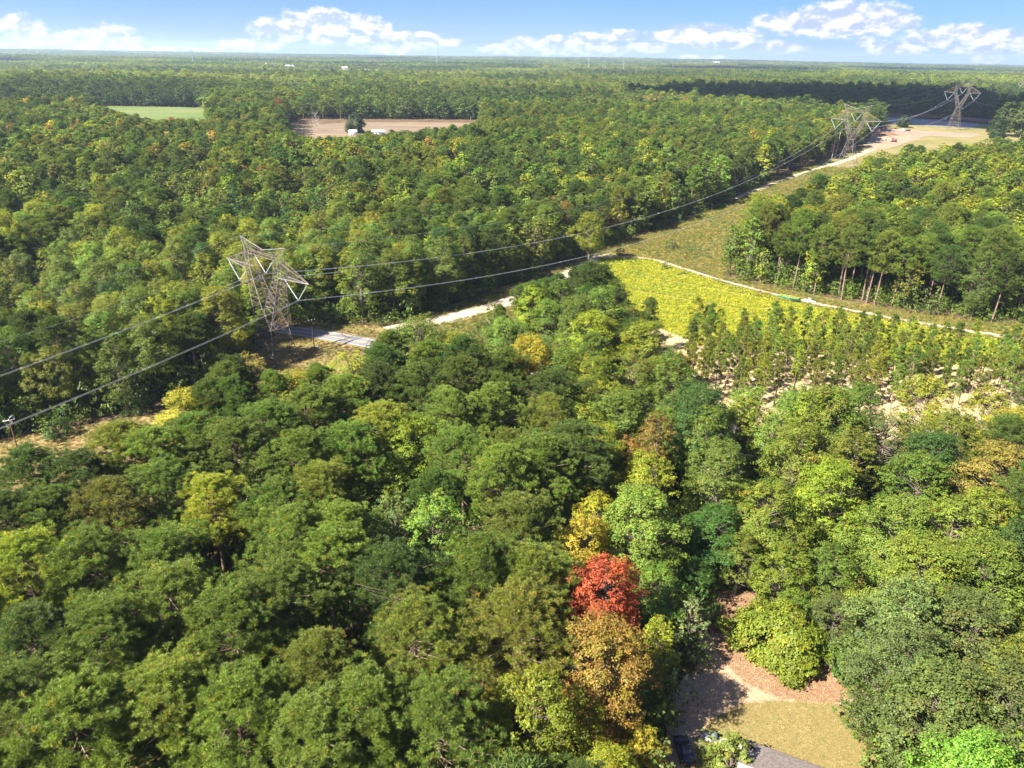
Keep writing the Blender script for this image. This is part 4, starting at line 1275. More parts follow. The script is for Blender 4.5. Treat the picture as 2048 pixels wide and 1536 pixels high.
scatter_in('fallen_leaves', LEAFC, CLEARING, .5, [(.50,.36,.24), (.60,.48,.34), (.36,.20,.10), (.28,.12,.06)], [.4, .3, .2, .1], [[0,1,2]] * 4, .8, 56, 'dry fallen leaves scattered over the clearing', 'leaf litter', minus=LAWN)

# ------------------------------------------------------------------ lattice towers and wires
def lacing(m, A, B, n, r, cross=True):
    """zigzag between two chords A and B (each a pair of end points)"""
    a0, a1, b0, b1 = [np.array(p, float) for p in (*A, *B)]
    for k in range(n):
        t0, t1 = k / n, (k + 1) / n
        pa, pb = a0 + (a1 - a0) * t0, b0 + (b1 - b0) * t1
        m.bar(pa, pb, r)
        if cross: m.bar(b0 + (b1 - b0) * t0, a0 + (a1 - a0) * t1, r)
        if k: m.bar(a0 + (a1 - a0) * t0, b0 + (b1 - b0) * t0, r)

def insulator(m, a, b, r=.17):
    a, b = np.array(a, float), np.array(b, float)
    n = 34
    ts = np.linspace(.10, .93, n)
    m.tube([a, a + (b - a) * .1], .05, 4); m.tube([a + (b - a) * .93, b], .05, 4)
    m.tube([a + (b - a) * t for t in ts], [r if k % 2 else r * .55 for k in range(n)], 6)

def tower(loc, az, label, kx, kz, rc, rl, slim=False):
    """az: direction of the cross-arms, radians from world x"""
    t = thing('lattice_tower', label, 'transmission tower', loc, az, 'steel lattice towers of the power line')
    q = lambda s, y, z: np.array([s * kx, y * kx, z * kz])
    B, W, CR = (5.5, 4.5), (3.9, 3.1), (.5, 2.4)
    zb_, zc_ = 11, 16.7
    if slim: B, W, CR, zb_, zc_ = (7.4, 5.6), (2.3, 1.9), (.4, 1.7), 17.0, 19.6
    for sx in (1, -1):
        for sy in (1, -1):
            m = MB(); m.bar(q(B[0] * sx, B[1] * sy, 0), q(W[0] * sx, W[1] * sy, zb_), rc * 1.1)
            m.box(q(B[0] * sx, B[1] * sy, .15), (1.1, 1.1, .7))
            obj('leg', m, 'steel', t)
    faces = [((1,1),(1,-1)), ((-1,1),(-1,-1)), ((1,1),(-1,1)), ((1,-1),(-1,-1))]
    for (a, b) in faces:
        m = MB()
        A = (q(B[0]*a[0], B[1]*a[1], 0), q(W[0]*a[0], W[1]*a[1], zb_)); Bq = (q(B[0]*b[0], B[1]*b[1], 0), q(W[0]*b[0], W[1]*b[1], zb_))
        lacing(m, A, Bq, 4, rl * 1.25)
        mid = (A[0] + Bq[0]) / 2; mid[2] = 3.4 * kz
        m.bar(A[1], Bq[1], rc * .8)
        for e in (A, Bq):
            for tt in (.33, .66):
                m.bar(e[0] + (e[1] - e[0]) * tt, (A[0] + Bq[0]) / 2 * (1 - tt) + (A[1] + Bq[1]) / 2 * tt, rl * .8)
        obj('bracing', m, 'rusty_steel', t)
    m = MB()                                           # belt and the throat above it
    for sy in (1, -1):
        for sx in (1, -1):
            m.bar(q(W[0]*sx, W[1]*sy, zb_), q(CR[0]*sx*-1, CR[1]*sy, zc_), rl * 1.3)
            m.bar(q(0, W[1]*sy, zb_), q(CR[0]*sx, CR[1]*sy, zc_), rl)
    m.bar(q(W[0], W[1], zb_), q(-W[0], -W[1], zb_), rl); m.bar(q(-W[0], W[1], zb_), q(W[0], -W[1], zb_), rl)
    m.bar(q(CR[0], CR[1], zc_), q(CR[0], -CR[1], zc_), rl); m.bar(q(-CR[0], CR[1], zc_), q(-CR[0], -CR[1], zc_), rl)
    obj('belt', m, 'rusty_steel', t)
    for sx in (1, -1):
        m = MB(); l = MB()
        for sy in (1, -1):
            o0, o1, o2 = q(W[0]*sx, W[1]*sy, zb_), q(8.5*sx, 1.4*sy, 28), q(8.1*sx, 1.0*sy, 33.4)
            i0, i1, i2 = q(CR[0]*sx, CR[1]*sy, zc_), q(6.0*sx, 1.4*sy, 28), q(6.5*sx, 1.0*sy, 32.8)
            m.bar(o0, o1, rc); m.bar(o1, o2, rc * .9); m.bar(i0, i1, rc); m.bar(i1, i2, rc * .9)
            om = o0 + (o1 - o0) * ((zc_ - zb_) / (28 - zb_))
            lacing(l, (om, o1), (i0, i1), 7, rl, False)
            lacing(l, (o1, o2), (i1, i2), 2, rl)
            l.bar(o0, i0, rl * 1.2)
        lacing(l, (q(W[0]*sx, W[1], zb_), q(8.5*sx, 1.4, 28)), (q(W[0]*sx, -W[1], zb_), q(8.5*sx, -1.4, 28)), 7, rl)
        lacing(l, (q(CR[0]*sx, CR[1], zc_), q(6.0*sx, 1.4, 28)), (q(CR[0]*sx, -CR[1], zc_), q(6.0*sx, -1.4, 28)), 5, rl)
        o = obj('mast', m, 'steel', t)
        obj('bracing', l, 'rusty_steel', o)
        a = MB(); al = MB()                             # cross-arm
        tip = q(21.4*sx, 0, 28.4)
        for sy in (1, -1):
            a.bar(q(8.5*sx, 1.4*sy, 28), tip, rc * .95)
            al.bar(q(8.1*sx, 1.0*sy, 33.0), tip, rc * .7)
            lacing(al, (q(8.5*sx, 1.4*sy, 28), tip), (q(8.1*sx, 1.0*sy, 33.0), tip), 6, rl * .8, False)
        lacing(al, (q(8.5*sx, 1.4, 28), tip), (q(8.5*sx, -1.4, 28), tip), 6, rl)
        o = obj('cross_arm', a, 'steel', t)
        obj('bracing', al, 'rusty_steel', o)
        p = MB()                                        # peak
        pk = q(11.55*sx, 0, 37)
        for sy in (1, -1):
            p.bar(q(8.1*sx, 1.0*sy, 33.4), pk, rl * 1.2); p.bar(q(6.5*sx, 1.0*sy, 32.8), q(8.3*sx, .5*sy, 35.6), rl)
            p.bar(q(8.5*sx, 1.2*sy, 29), q(9.6*sx, .5*sy, 34.6), rl); p.bar(q(9.6*sx, .5*sy, 34.6), pk, rl)
        p.bar(pk, q(0, 0, 34.6), rc)
        obj('peak', p, 'steel', t)
    m = MB()
    for sy in (1, -1):
        m.bar(q(-6.5, 1.0*sy, 32.8), q(6.5, 1.0*sy, 32.8), rc * .8); m.bar(q(-7.6, .9*sy, 34.4), q(0, .7*sy, 33.9), rc * .6); m.bar(q(0, .7*sy, 33.9), q(7.6, .9*sy, 34.4), rc * .6)
        lacing(m, (q(-6.5, 1.0*sy, 32.8), q(6.5, 1.0*sy, 32.8)), (q(-7.4, .8*sy, 34.3), q(7.4, .8*sy, 34.3)), 9, rl * .8, False)
    lacing(m, (q(-6.5, 1.0, 32.8), q(6.5, 1.0, 32.8)), (q(-6.5, -1.0, 32.8), q(6.5, -1.0, 32.8)), 9, rl * .8, False)
    obj('bridge_beam', m, 'rusty_steel', t)
    for a, b in (((-4.9,0,32.4),(0,0,27.5)), ((4.9,0,32.4),(0,0,27.5)), ((-20.6,0,28.2),(-15.3,0,22.4)), ((-9.2,0,27.8),(-15.3,0,22.4)), ((20.6,0,28.2),(15.3,0,22.4)), ((9.2,0,27.8),(15.3,0,22.4))):
        m = MB(); insulator(m, q(*a), q(*b), max(.14, rc))
        obj('insulator', m, 'insulator_glass', t, True)
    d = np.array([math.cos(az), math.sin(az)])
    def world_pt(s, z): return np.array([loc[0] + d[0] * s * kx, loc[1] + d[1] * s * kx, loc[2] + z * kz])
    return dict(near=world_pt(15.3, 22.4), mid=world_pt(0, 27.5), far=world_pt(-15.3, 22.4), gnear=world_pt(11.5, 37), gfar=world_pt(-11.5, 37))
T1 = tower((-73.7, 212.9, 0), R(-39.7), 'large brown-grey lattice tower beside the paved road, nearest of the line', 1, 1, .125, .058)
b2, b3, b4 = at(1692, 336), at(1906, 260), at(2046, 204)
T2_ = tower(b2, R(-46), 'steel lattice tower beside the dirt track, halfway up the corridor', .88, 1.2, .12, .05, True)
T3_ = tower(b3, R(-46), 'steel lattice tower near the brown earth bank, against dark shaded woods', .86, 1.36, .13, .055, True)
T4_ = tower(b4, R(-46), 'pale lattice tower cut by the right edge, beyond the far pasture', .86, 1.3, .2, .09, True)
T0_ = {k: v + np.array([340 * math.sin(R(216)), 340 * math.cos(R(216)), 0]) for k, v in T1.items()}
far_end = {k: v + np.array([700, 700, 0]) for k, v in T4_.items()}
def span(a, b, sag, n=60):
    k = np.linspace(0, 1, n)[:, None]
    p = a + (b - a) * k
    p[:, 2] -= (4 * sag * k * (1 - k))[:, 0]
    return p
NAMES = {'near': 'nearest', 'mid': 'middle', 'far': 'farthest', 'gnear': 'nearer thin', 'gfar': 'farther thin'}
for si, (A, Bt, sag, rad, where) in enumerate([(T0_, T1, 12, .034, 'running down to the left edge from the tower by the road'), (T1, T2_, 21, .042, 'sagging along the corridor past the tower by the road'),
                                          (T2_, T3_, 9, .055, 'between the two far towers'), (T3_, T4_, 16, .06, 'beyond the tower by the brown bank')]):
    for ph in ('near', 'mid', 'far', 'gnear', 'gfar'):
        thin = ph[0] == 'g'
        lab = ('%s earth wire %s' if thin else '%s twin conductor %s') % (NAMES[ph], where)
        t = thing('power_line', lab, 'power line', tuple(A[ph]), 0, 'wires of the power line')
        pts = span(A[ph], Bt[ph], sag * (.75 if thin else 1)) - A[ph]
        if thin:
            obj('wire', MB().tube(pts, rad * .5, 4), 'aluminium', t, True)
        else:
            dirn = (Bt[ph] - A[ph]); side = np.array([dirn[1], -dirn[0], 0]); side = side / np.linalg.norm(side) * .28
            for sg in (-1, 1):
                obj('wire', MB().tube(pts + side * sg, rad, 4), 'aluminium', t, True)
            m = MB()
            for p in pts[3::6]: m.bar(p - side, p + side, .05)
            obj('spacer', m, 'aluminium', t, kind='stuff')

# ------------------------------------------------------------------ poles
def wood_pole(u, v, H, label, mat='pole_wood', arm=True, gear=False, r=.17):
    x, y, z = at(u, v)
    t = thing('utility_pole', label, 'utility pole', (x, y, z), R(35))
    obj('post', MB().tube([(0,0,-.3),(0,0,H*.5),(0,0,H)], [r, r*.88, r*.7], 8), mat, t, True)
    if arm:
        m = MB(); m.box((0, -.16, H - .5), (2.4, .12, .14)); obj('crossarm', m, 'white_wall' if gear else mat, t)
        for sx in (-1.05, 0, 1.05):
            m = MB(); m.tube([(sx, -.16, H - .43), (sx, -.16, H - .3), (sx, -.16, H - .2), (sx, -.16, H - .1)], [.05, .12, .09, .04], 8)
            obj('insulator', m, 'insulator_glass', t, True)
    if gear:
        m = MB(); m.tube([(.32, .1, H-1.6), (.32, .1, H-1.5), (.32, .1, H-.75), (.32, .1, H-.7)], [.05, .26, .26, .05], 10); obj('transformer', m, 'white_wall', t, True)
        m = MB(); m.tube([(.1, 0, H-.1), (.5, .2, H+.25), (.95, .3, H+.2), (1.15, .35, H-.1)], .05, 6); obj('arm', m, 'white_wall', t, True)
    return t, (x, y, z)
_, pb = wood_pole(38, 907, 9.4, 'brown wooden pole with white insulators and crossarm in the dry grass', gear=True)
m = MB(); gx0, gy0, gz0 = at(14, 902)
t = thing('guy_wire', 'thin guy wire running down left from the brown wooden pole', 'guy wire', (gx0, gy0, gz0)); 
obj('wire', m.tube([(0,0,0), (pb[0]-gx0, pb[1]-gy0, 8.0)], .045, 5), 'pole_wood', t)
wood_pole(629, 699, 10.5, 'dark wooden pole beside the road near the big tower', 'dark_pole_wood', True, r=.2)
for u, v, H, lab in ((1663,318,17,'left one of two pale leaning poles at the wood edge near the dirt track'), (1671,312,19,'right one of two pale leaning poles at the wood edge near the dirt track')):
    t, _ = wood_pole(u, v, H, lab, 'dead_wood', False, r=.22); t.rotation_euler = (R(4), 0, 0)
for u, v, lab in ((1797,234,'left thin roadside pole in front of the shaded woods'), (1841,230,'right thin roadside pole in front of the shaded woods')):
    wood_pole(u, v, 13, lab, 'dead_wood', True, r=.22)
x, y, z = at(596, 713)
t = thing('guy_marker', 'slanting yellow guy marker at the foot of the big tower', 'guy marker', (x, y, z)); obj('sleeve', MB().tube([(0,0,0),(.9,.4,3.4)], .09, 6), 'yellow_paint', t)
x, y, z = at(636, 699)
t = thing('utility_box', 'small grey cabinet beside the dark roadside pole', 'utility box', (x, y, z), .3)
obj('cabinet', MB().box((0,0,.55), (.6,.5,1.1)), 'concrete', t); obj('lid', MB().box((0,0,1.13), (.68,.58,.06)), 'grey_roof', t)

# ------------------------------------------------------------------ vehicles
def prism(m, prof, x0, x1, mat=0, inset=0.0, zin=None):
    """side profile (y, z) extruded across x, its upper points drawn in a little"""
    P_ = np.array(prof, float); n = len(P_)
    zt = P_[:, 1]; k = np.clip((zt - .9) / .7, 0, 1) * inset
    L = np.column_stack([x0 + k, P_]); Rr_ = np.column_stack([x1 - k, P_])
    V = np.vstack([L, Rr_])
    m.add(V, [(i, (i + 1) % n, n + (i + 1) % n, n + i) for i in range(n)], mat)
    cL, cR = L.mean(0), Rr_.mean(0)
    m.add(np.vstack([L, cL]), [((i + 1) % n, i, n) for i in range(n)], mat)
    m.add(np.vstack([Rr_, cR]), [(i, (i + 1) % n, n) for i in range(n)], mat)
def vehicle(u, v, rz, label, cat, paint, style='suv', name='parked_car', sc=1.0):
    x, y, z = at(u, v)
    t = thing(name, label, cat, (x, y, z), rz); t.scale = (sc, sc, sc)
    W = .95
    if style == 'suv':
        body = [(-2.35,.35),(-2.38,.75),(-2.25,1.02),(2.0,1.05),(2.3,.9),(2.36,.55),(2.3,.32)]
        cab = [(-2.2,1.02),(-2.0,1.55),(-1.6,1.72),(.35,1.70),(1.15,1.05)]
    else:
        body = [(-2.8,.45),(-2.8,1.05),(-.7,1.08),(1.6,1.12),(2.6,1.02),(2.75,.7),(2.7,.4)]
        cab = [(-.75,1.05),(-.65,1.75),(-.4,1.86),(.6,1.84),(1.35,1.1)]
    m = MB(); prism(m, body, -W, W, 0); obj('body', m, paint, t)
    m = MB(); prism(m, cab, -W * .93, W * .93, 0, .16); obj('cabin', m, paint, t)
    c = np.array(cab)
    m = MB()                                           # glass, 1 cm proud
    f = c[-1], c[-2]
    xw = W * .80
    def pane(p, q, wl, wu, off):
        p, q = np.array(p), np.array(q); n_ = np.array([q[1]-p[1], -(q[0]-p[0])]); n_ /= np.linalg.norm(n_); n_ = n_ * off
        a, b = p + (q-p)*.1 + n_, p + (q-p)*.92 + n_
        m.add([(-wl,a[0],a[1]),(wl,a[0],a[1]),(wu,b[0],b[1]),(-wu,b[0],b[1])], [(0,1,2,3)])
    pane(c[-1], c[-2], xw, xw - .12, .02); pane(c[0], c[1], xw, xw - .1, -.02)
    for sx in (-1, 1):
        y0, y1 = c[0][0] + .3, c[-1][0] - .35
        m.add([(sx*(W*.93-.02), y0, 1.12), (sx*(W*.93-.02), y1, 1.12), (sx*(W*.93-.11), y1-.5, 1.55), (sx*(W*.93-.11), y0+.15, 1.55)], [(0,1,2,3)])
    obj('windows', m, 'dark_glass', t)
    for sx in (-1, 1):
        for yy in (-1.45, 1.45):
            w = MB(); w.tube([(sx*(W-.22), yy, .36), (sx*(W+.03), yy, .36)], .36, 14)
            ring = np.array([(sx*(W+.03), yy + .36*math.cos(a), .36 + .36*math.sin(a)) for a in np.linspace(0, 6.283, 14, False)])
            w.add(np.vstack([ring, [(sx*(W+.03), yy, .36)]]), [(i, (i+1) % 14, 14) for i in range(14)])
            wo = obj('wheel', w, 'rubber', t)
            h = MB(); ring = np.array([(sx*(W+.04), yy + .22*math.cos(a), .36 + .22*math.sin(a)) for a in np.linspace(0, 6.283, 10, False)])
            h.add(np.vstack([ring, [(sx*(W+.06), yy, .36)]]), [(i, (i+1) % 10, 10) for i in range(10)]); obj('rim', h, 'chrome', wo)
        h = MB(); h.box((sx*.68, body[-2][0]-.02, .78), (.36, .12, .16)); obj('headlight', h, 'insulator_glass', t)
        h = MB(); h.box((sx*.78, body[0][0]+.02, .85), (.2, .1, .28)); obj('tail_light', h, 'red_lens', t)
        h = MB(); h.box((sx*(W+.10), .75, 1.12), (.2, .12, .14)); obj('mirror', h, paint, t)
    if style == 'suv':
        m = MB()
        for sx in (-.62, .62): m.tube([(sx,-1.7,1.80),(sx,.25,1.79)], .025, 5)
        obj('roof_rack', m, 'rubber', t)
    else:
        m = MB(); m.box((0,-1.75,1.115), (1.5,1.8,.05)); obj('load_bed', m, 'rubber', t)
    return t
vehicle(1368, 1508, R(4), 'black car with tinted windows half under the yellow-green tree', 'car', 'black_car')
vehicle(1805, 262, R(80), 'white pickup truck on the bare ground below the round dark tree', 'pickup truck', 'white_car', 'pick', 'pickup_truck', 1.15)
vehicle(1892, 240, R(80), 'small white vehicle on the gravel below the brown earth bank', 'car', 'white_car', 'suv', 'parked_car', 1.2)
vehicle(1815, 262.5, R(80), 'dark car parked just right of the white pickup truck', 'car', 'black_car', 'suv', 'parked_car', 1.1)
vehicle(1618, 604, R(70), 'small white utility vehicle at the end of the bean field path', 'utility vehicle', 'white_car', 'pick', 'utility_vehicle', .8)

# green farm wagon with a load
x, y, z = at(1577, 601)
t = thing('farm_wagon', 'long green flatbed farm wagon at the far corner of the bean field', 'farm wagon', (x, y, z), R(-38))
m = MB(); m.box((0,0,1.0), (8.6,2.4,.25)); obj('bed', m, 'green_metal', t)
for sy in (-1, 1):
    m = MB(); m.box((0, sy*1.17, 1.45), (8.6,.08,.65)); obj('side_board', m, 'green_metal', t)
m = MB()
c = np.column_stack([rng.uniform(-4,4,500), rng.uniform(-1,1,500), rng.uniform(1.2,1.9,500)]); add_leaves(m, c, unit(500)+np.array([0,0,1.]), .35, rng.uniform(.3,.8,500), rng.uniform(.3,.7,500))
lo = link('load', m.mesh('load', ['leaf'], True), t); lo.color = (.40,.37,.03,1)
for xx in (-2.8, 2.8):
    for sy in (-1, 1):
        w = MB(); w.tube([(xx, sy*.9, .42), (xx, sy*1.2, .42)], .42, 12); obj('wheel', w, 'rubber', t)
obj('drawbar', MB().tube([(4.3,0,.8),(6.2,0,.55)], .08, 6), 'green_metal', t)

# red excavator
x, y, z = at(1787, 284)
t = thing('excavator', 'dark red excavator on the dirt track at the building site', 'excavator', (x, y, z), R(60)); t.scale = (1.25, 1.25, 1.25)
for sx in (-1, 1): obj('crawler_track', MB().tube([(sx*1.1,-1.9,.25),(sx*1.1,-1.6,.5),(sx*1.1,1.6,.5),(sx*1.1,1.9,.25)], [.3,.48,.48,.3], 8), 'rubber', t)
m = MB(); m.box((0,-.4,1.55), (2.5,3.2,1.1)); obj('body', m, 'red_machine', t)
m = MB(); m.box((-.65,.7,2.35), (1.1,1.4,1.5)); o = obj('cab', m, 'red_machine', t)
m = MB(); m.box((-.65,1.36,2.45), (.9,.12,1.1)); m.box((-1.17,.7,2.45), (.12,1.1,1.0)); obj('window', m, 'dark_glass', o)
obj('boom', MB().tube([(.4,1.0,1.8),(.4,3.0,4.0),(.4,4.6,3.6)], [.28,.3,.2], 4), 'red_machine', t)
obj('stick', MB().tube([(.4,4.5,3.8),(.4,5.5,1.4)], [.2,.16], 4), 'red_machine', t)
m = MB(); prism(m, [(5.1,1.4),(5.9,1.3),(5.9,.5),(5.2,.6)], 0, .9); obj('bucket', m, 'silt_fabric', t)
x, y, z = at(1730, 288)
t = thing('pipe_stack', 'low dark green stack of pipes on the pale bare ground', 'pipe stack', (x, y, z), R(-25))
for k in range(4): obj('pipe', MB().tube([(-4.5, (k % 3 - 1) * .75 + (k == 3) * .4, .36 + (k == 3) * .65), (4.5, (k % 3 - 1) * .75 + (k == 3) * .4, .36 + (k == 3) * .65)], .36, 8), 'green_metal' if k % 2 else 'silt_fabric', t)

# heaps of spoil
def heap(u, v, a, b, h, rz, mat, label):
    x, y, z = at(u, v)
    m = MB(); n = 22
    gu, gv = np.meshgrid(np.linspace(-1.1, 1.1, n), np.linspace(-1.1, 1.1, n))
    r_ = np.hypot(gu, gv)
    hh = np.clip(1 - r_ ** 1.4, -.1, 1) * h * (1 + .5 * vnoise(gu * 4 + u, gv * 4, 1.0, 8) + .3 * vnoise(gu * 4 + u, gv * 4, .35, 9)) - .15
    i, j = np.meshgrid(np.arange(n - 1), np.arange(n - 1)); q = (j * n + i).ravel()
    m.add(np.column_stack([gu.ravel() * a, gv.ravel() * b, hh.ravel()]), np.column_stack([q, q + 1, q + n + 1, q + n]))
    o = obj('earth_mound', m, mat, None, False, label=label, category='earth mound', group='earth mounds on the building site'); o.location = (x, y, z); o.rotation_euler = (0, 0, rz)
heap(1745, 264, 18, 11, 5, .4, 'berm_earth', 'largest brown earth mound behind the steel tower on the site')
heap(1722, 268, 12, 9, 4, 1.0, 'clay', 'pale clay mound at the left end of the building site')
heap(1772, 270, 13, 7, 2.6, -.3, 'berm_earth', 'low brown earth mound right of the largest one')
heap(1780, 278, 14, 6, 2.0, -.3, 'clay', 'low pale spoil mound in front of the brown mounds')
# long earth bank with a black silt fence before it
L = smooth_line([at(*p)[:2] for p in ((1735,231),(1790,233),(1850,236),(1910,240),(1960,245),(2010,250))])
m = MB(); V = []; nseg = len(L)
tn = np.gradient(L, axis=0); tn /= np.linalg.norm(tn, axis=1, keepdims=True); nr = np.stack([-tn[:,1], tn[:,0]], 1)
prof = [(-9, -.3), (-6, 1.2), (-3, 4.2), (0, 4.9), (4, 4.2), (9, -.3)]
for i in range(nseg):
    for (o_, h_) in prof:
        p = L[i] + nr[i] * (o_ + rng.normal(0, .5)); V.append((p[0], p[1], float(tz(*p)) + h_ + rng.normal(0, .3)))
k_ = len(prof)
m.add(V, [(i*k_+j, (i+1)*k_+j, (i+1)*k_+j+1, i*k_+j+1) for i in range(nseg-1) for j in range(k_-1)])
obj('earth_bank', m, 'berm_earth', None, True, kind='structure')
t = thing('silt_fence', 'long black silt fence along the foot of the brown earth bank', 'silt fence', (*L[0], float(tz(*L[0]))))
SF = resample((L - nr * 11).tolist(), 9)[6:]
base = np.array([*L[0], float(tz(*L[0]))])
for a, b in zip(SF[:-1], SF[1:]):
    za, zb = float(tz(*a)), float(tz(*b)); m = MB()
    d_ = (b - a) / np.linalg.norm(b - a); nn = np.array([-d_[1], d_[0]]) * .03
    V = [(*(a+nn), za), (*(b+nn), zb), (*(b+nn), zb+1.7), (*(a+nn), za+1.7), (*(a-nn), za), (*(b-nn), zb), (*(b-nn), zb+1.7), (*(a-nn), za+1.7)]
    m.add(np.array(V) - base, [(0,1,2,3),(5,4,7,6),(3,2,6,7),(1,5,6,2),(4,0,3,7),(0,4,5,1)]); obj('panel', m, 'silt_fabric', t)
    obj('stake', MB().box(np.array([*a, za + 1.0]) - base, (.15,.15,2.0)), 'pole_wood', t)

# ------------------------------------------------------------------ house corner, pad, heat pump, stones
A_ = np.array(at(1487, 1478, 3.6)[:2]); B_ = np.array(at(1660, 1540, 3.6)[:2])
ex = (B_ - A_) / np.linalg.norm(B_ - A_); ey = np.array([ex[1], -ex[0]])           # ey: from the far eave towards the camera
t = thing('house', 'single-storey house corner with brown-grey shingled roof at the bottom edge', 'house', (*A_, 0), math.atan2(ex[1], ex[0]))
Lh, Dh, rise = 15.0, 10.5, 1.35
m = MB(); m.box((Lh/2, -Dh/2, 1.7), (Lh - .9, Dh - .9, 3.4)); obj('wall', m, 'white_wall', t)
roof = MB()
for (y0, z0, y1, z1) in ((0, 3.6, -Dh/2, 3.6 + rise), (-Dh, 3.6, -Dh/2, 3.6 + rise)):
    roof.add([(0,y0,z0),(Lh,y0,z0),(Lh,y1,z1),(0,y1,z1),(0,y0,z0-.16),(Lh,y0,z0-.16),(Lh,y1,z1-.16),(0,y1,z1-.16)], [(0,1,2,3),(7,6,5,4),(0,4,5,1),(1,5,6,2),(2,6,7,3),(3,7,4,0)])
def _shingle(g):
    o = g.new('ShaderNodeNewGeometry').outputs['Random Per Island']
    p = P(g); n = g.noise(p, 30, 3); n2 = g.noise(p, 1.2, 3)
    c = g.ramp(o, [(0, (.26,.21,.175)), (.5, (.35,.285,.245)), (1, (.44,.37,.325))])
    return g.mix(g.math('MULTIPLY', n2, .35), c, (.22,.18,.16)), (n, .01)
bsdf_mat('shingle', _shingle, .9, .2)
ro = obj('roof', roof, 'shingle', t)
m = MB()                                                # shingle tabs, each with its own edges
rows = 26; sl = math.hypot(Dh/2, rise)
for sgn in (0, 1):
    for r_ in range(rows):
        a0, a1 = r_ / rows, (r_ + 1.12) / rows
        a1 = min(a1, 1)
        xx = -.02 - rng.uniform(0, .3)
        while xx < Lh:
            w = rng.uniform(.28, .36); x2 = min(xx + w - .012, Lh + .02); x1 = max(xx, -.02)
            yy = lambda a: (-a * Dh/2) if sgn == 0 else (-Dh + a * Dh/2)
            zz = lambda a: 3.6 + rise * a
            lift = .03 + rng.uniform(0, .012)
            if x2 > x1:
                m.add([(x1, yy(a0), zz(a0) + .008), (x2, yy(a0), zz(a0) + .008), (x2, yy(a0), zz(a0) + lift), (x1, yy(a0), zz(a0) + lift), (x2, yy(a1), zz(a1) + .012), (x1, yy(a1), zz(a1) + .012)], [(0,1,2,3), (3,2,4,5)] if sgn == 0 else [(3,2,1,0), (5,4,2,3)])
            xx += w
obj('shingles', m, 'shingle', ro, kind='stuff')
obj('fascia', MB().box((Lh/2, .03, 3.44), (Lh, .05, .2)), 'pole_wood', ro)
obj('gutter', MB().tube([(0, .1, 3.5), (Lh, .1, 3.5)], .06, 6), 'pole_wood', ro)
w = MB(); w.box((4, -.42, 1.7), (1.1, .06, 1.3)); wo = obj('window', w, 'white_wall', t); obj('pane', MB().box((4, -.40, 1.7), (.95, .06, 1.12)), 'dark_glass', wo)
x, y, z = at(1421, 1477)
rzp = math.atan2(ex[1], ex[0])
o = obj('concrete_pad', MB().box((0,0,.14), (2.6,1.25,.24)), 'concrete', None, label='pale concrete pad with a dark heat pump on it', category='concrete pad'); o.location = (x, y, z); o.rotation_euler = (0,0,rzp)
t = thing('heat_pump', 'small dark blue heat pump standing on the pale concrete pad', 'heat pump', (x + .45*ex[0], y + .45*ex[1], z + .26), rzp)
obj('casing', MB().box((0,0,.45), (.8,.75,.9)), 'navy_box', t)
m = MB(); m.tube([(0,0,.905),(0,0,.94)], .33, 14); g_ = obj('fan_guard', m, 'grey_roof', t)
for k in range(5): obj('louvre', MB().box((0, -.385, .15 + k*.15), (.7,.02,.05)), 'grey_roof', t)
for k, (u, v, a, b) in enumerate(((1448,1484,.62,.42),(1459,1489,.55,.45),(1470,1490,.6,.4),(1480,1495,.55,.42),(1490,1498,.5,.36))):
    x, y, z = at(u, v)
    ang = np.linspace(0, 6.283, 9, False); rr_ = rng.uniform(.8, 1.1, 9)
    m = MB(); top = np.column_stack([np.cos(ang)*a*rr_, np.sin(ang)*b*rr_, np.full(9, .16)]); bot = top * np.array([1.08,1.08,0]) 
    m.add(np.vstack([bot, top, [(0,0,.18)]]), [(9+i, 9+(i+1)%9, 18) for i in range(9)]); m.add(np.vstack([bot, top]), [(i, (i+1)%9, 9+(i+1)%9, 9+i) for i in range(9)])
    o = obj('stepping_stone', m, 'stone', None, label='%s stepping stone to the right of the heat pump' % ['first','second','third','fourth','fifth'][k].replace('first','first pale').replace('second','second pale').replace('third','third pale').replace('fourth','fourth pale').replace('fifth','fifth pale'), category='stone', group='stepping stones by the pad')
    o.location = (x, y, z + .1); o.rotation_euler = (0, 0, k * .7)

# ------------------------------------------------------------------ far buildings and masts
def building(u, v, L, D, H, rz, label, wall='white_wall', roofm='bright_roof', cat='farm building', name='farm_building', lift=0):
    x, y, z = at(u, v)
    t = thing(name, label, cat, (x, y, z), rz)
    obj('wall', MB().box((0,0,H/2), (L,D,H)), wall, t)
    m = MB(); o_ = .4; r_ = D * .28
    m.add([(-L/2-o_,-D/2-o_,H),(L/2+o_,-D/2-o_,H),(L/2+o_,0,H+r_),(-L/2-o_,0,H+r_),(L/2+o_,D/2+o_,H),(-L/2-o_,D/2+o_,H),
           (-L/2-o_,-D/2-o_,H-.25),(L/2+o_,-D/2-o_,H-.25),(L/2+o_,D/2+o_,H-.25),(-L/2-o_,D/2+o_,H-.25)],
          [(0,1,2,3),(3,2,4,5),(0,6,7,1),(5,4,8,9),(6,9,8,7)])
    m.add([(-L/2-o_,-D/2-o_,H-.25),(-L/2-o_,D/2+o_,H-.25),(-L/2-o_,0,H+r_),(L/2+o_,-D/2-o_,H-.25),(L/2+o_,D/2+o_,H-.25),(L/2+o_,0,H+r_)], [(0,1,2),(3,5,4)])
    obj('roof', m, roofm, t)
    obj('door', MB().box((-L*.2,-D/2-.05,H*.38), (L*.16,.1,H*.72)), 'grey_roof', t)
    for k in (0, 1): obj('window', MB().box((L*(.12+.2*k),-D/2-.05,H*.6), (L*.09,.1,H*.24)), 'dark_glass', t)
building(757, 270, 12, 5, 3.2, R(8), 'long white farm shed at the near edge of the tilled field')
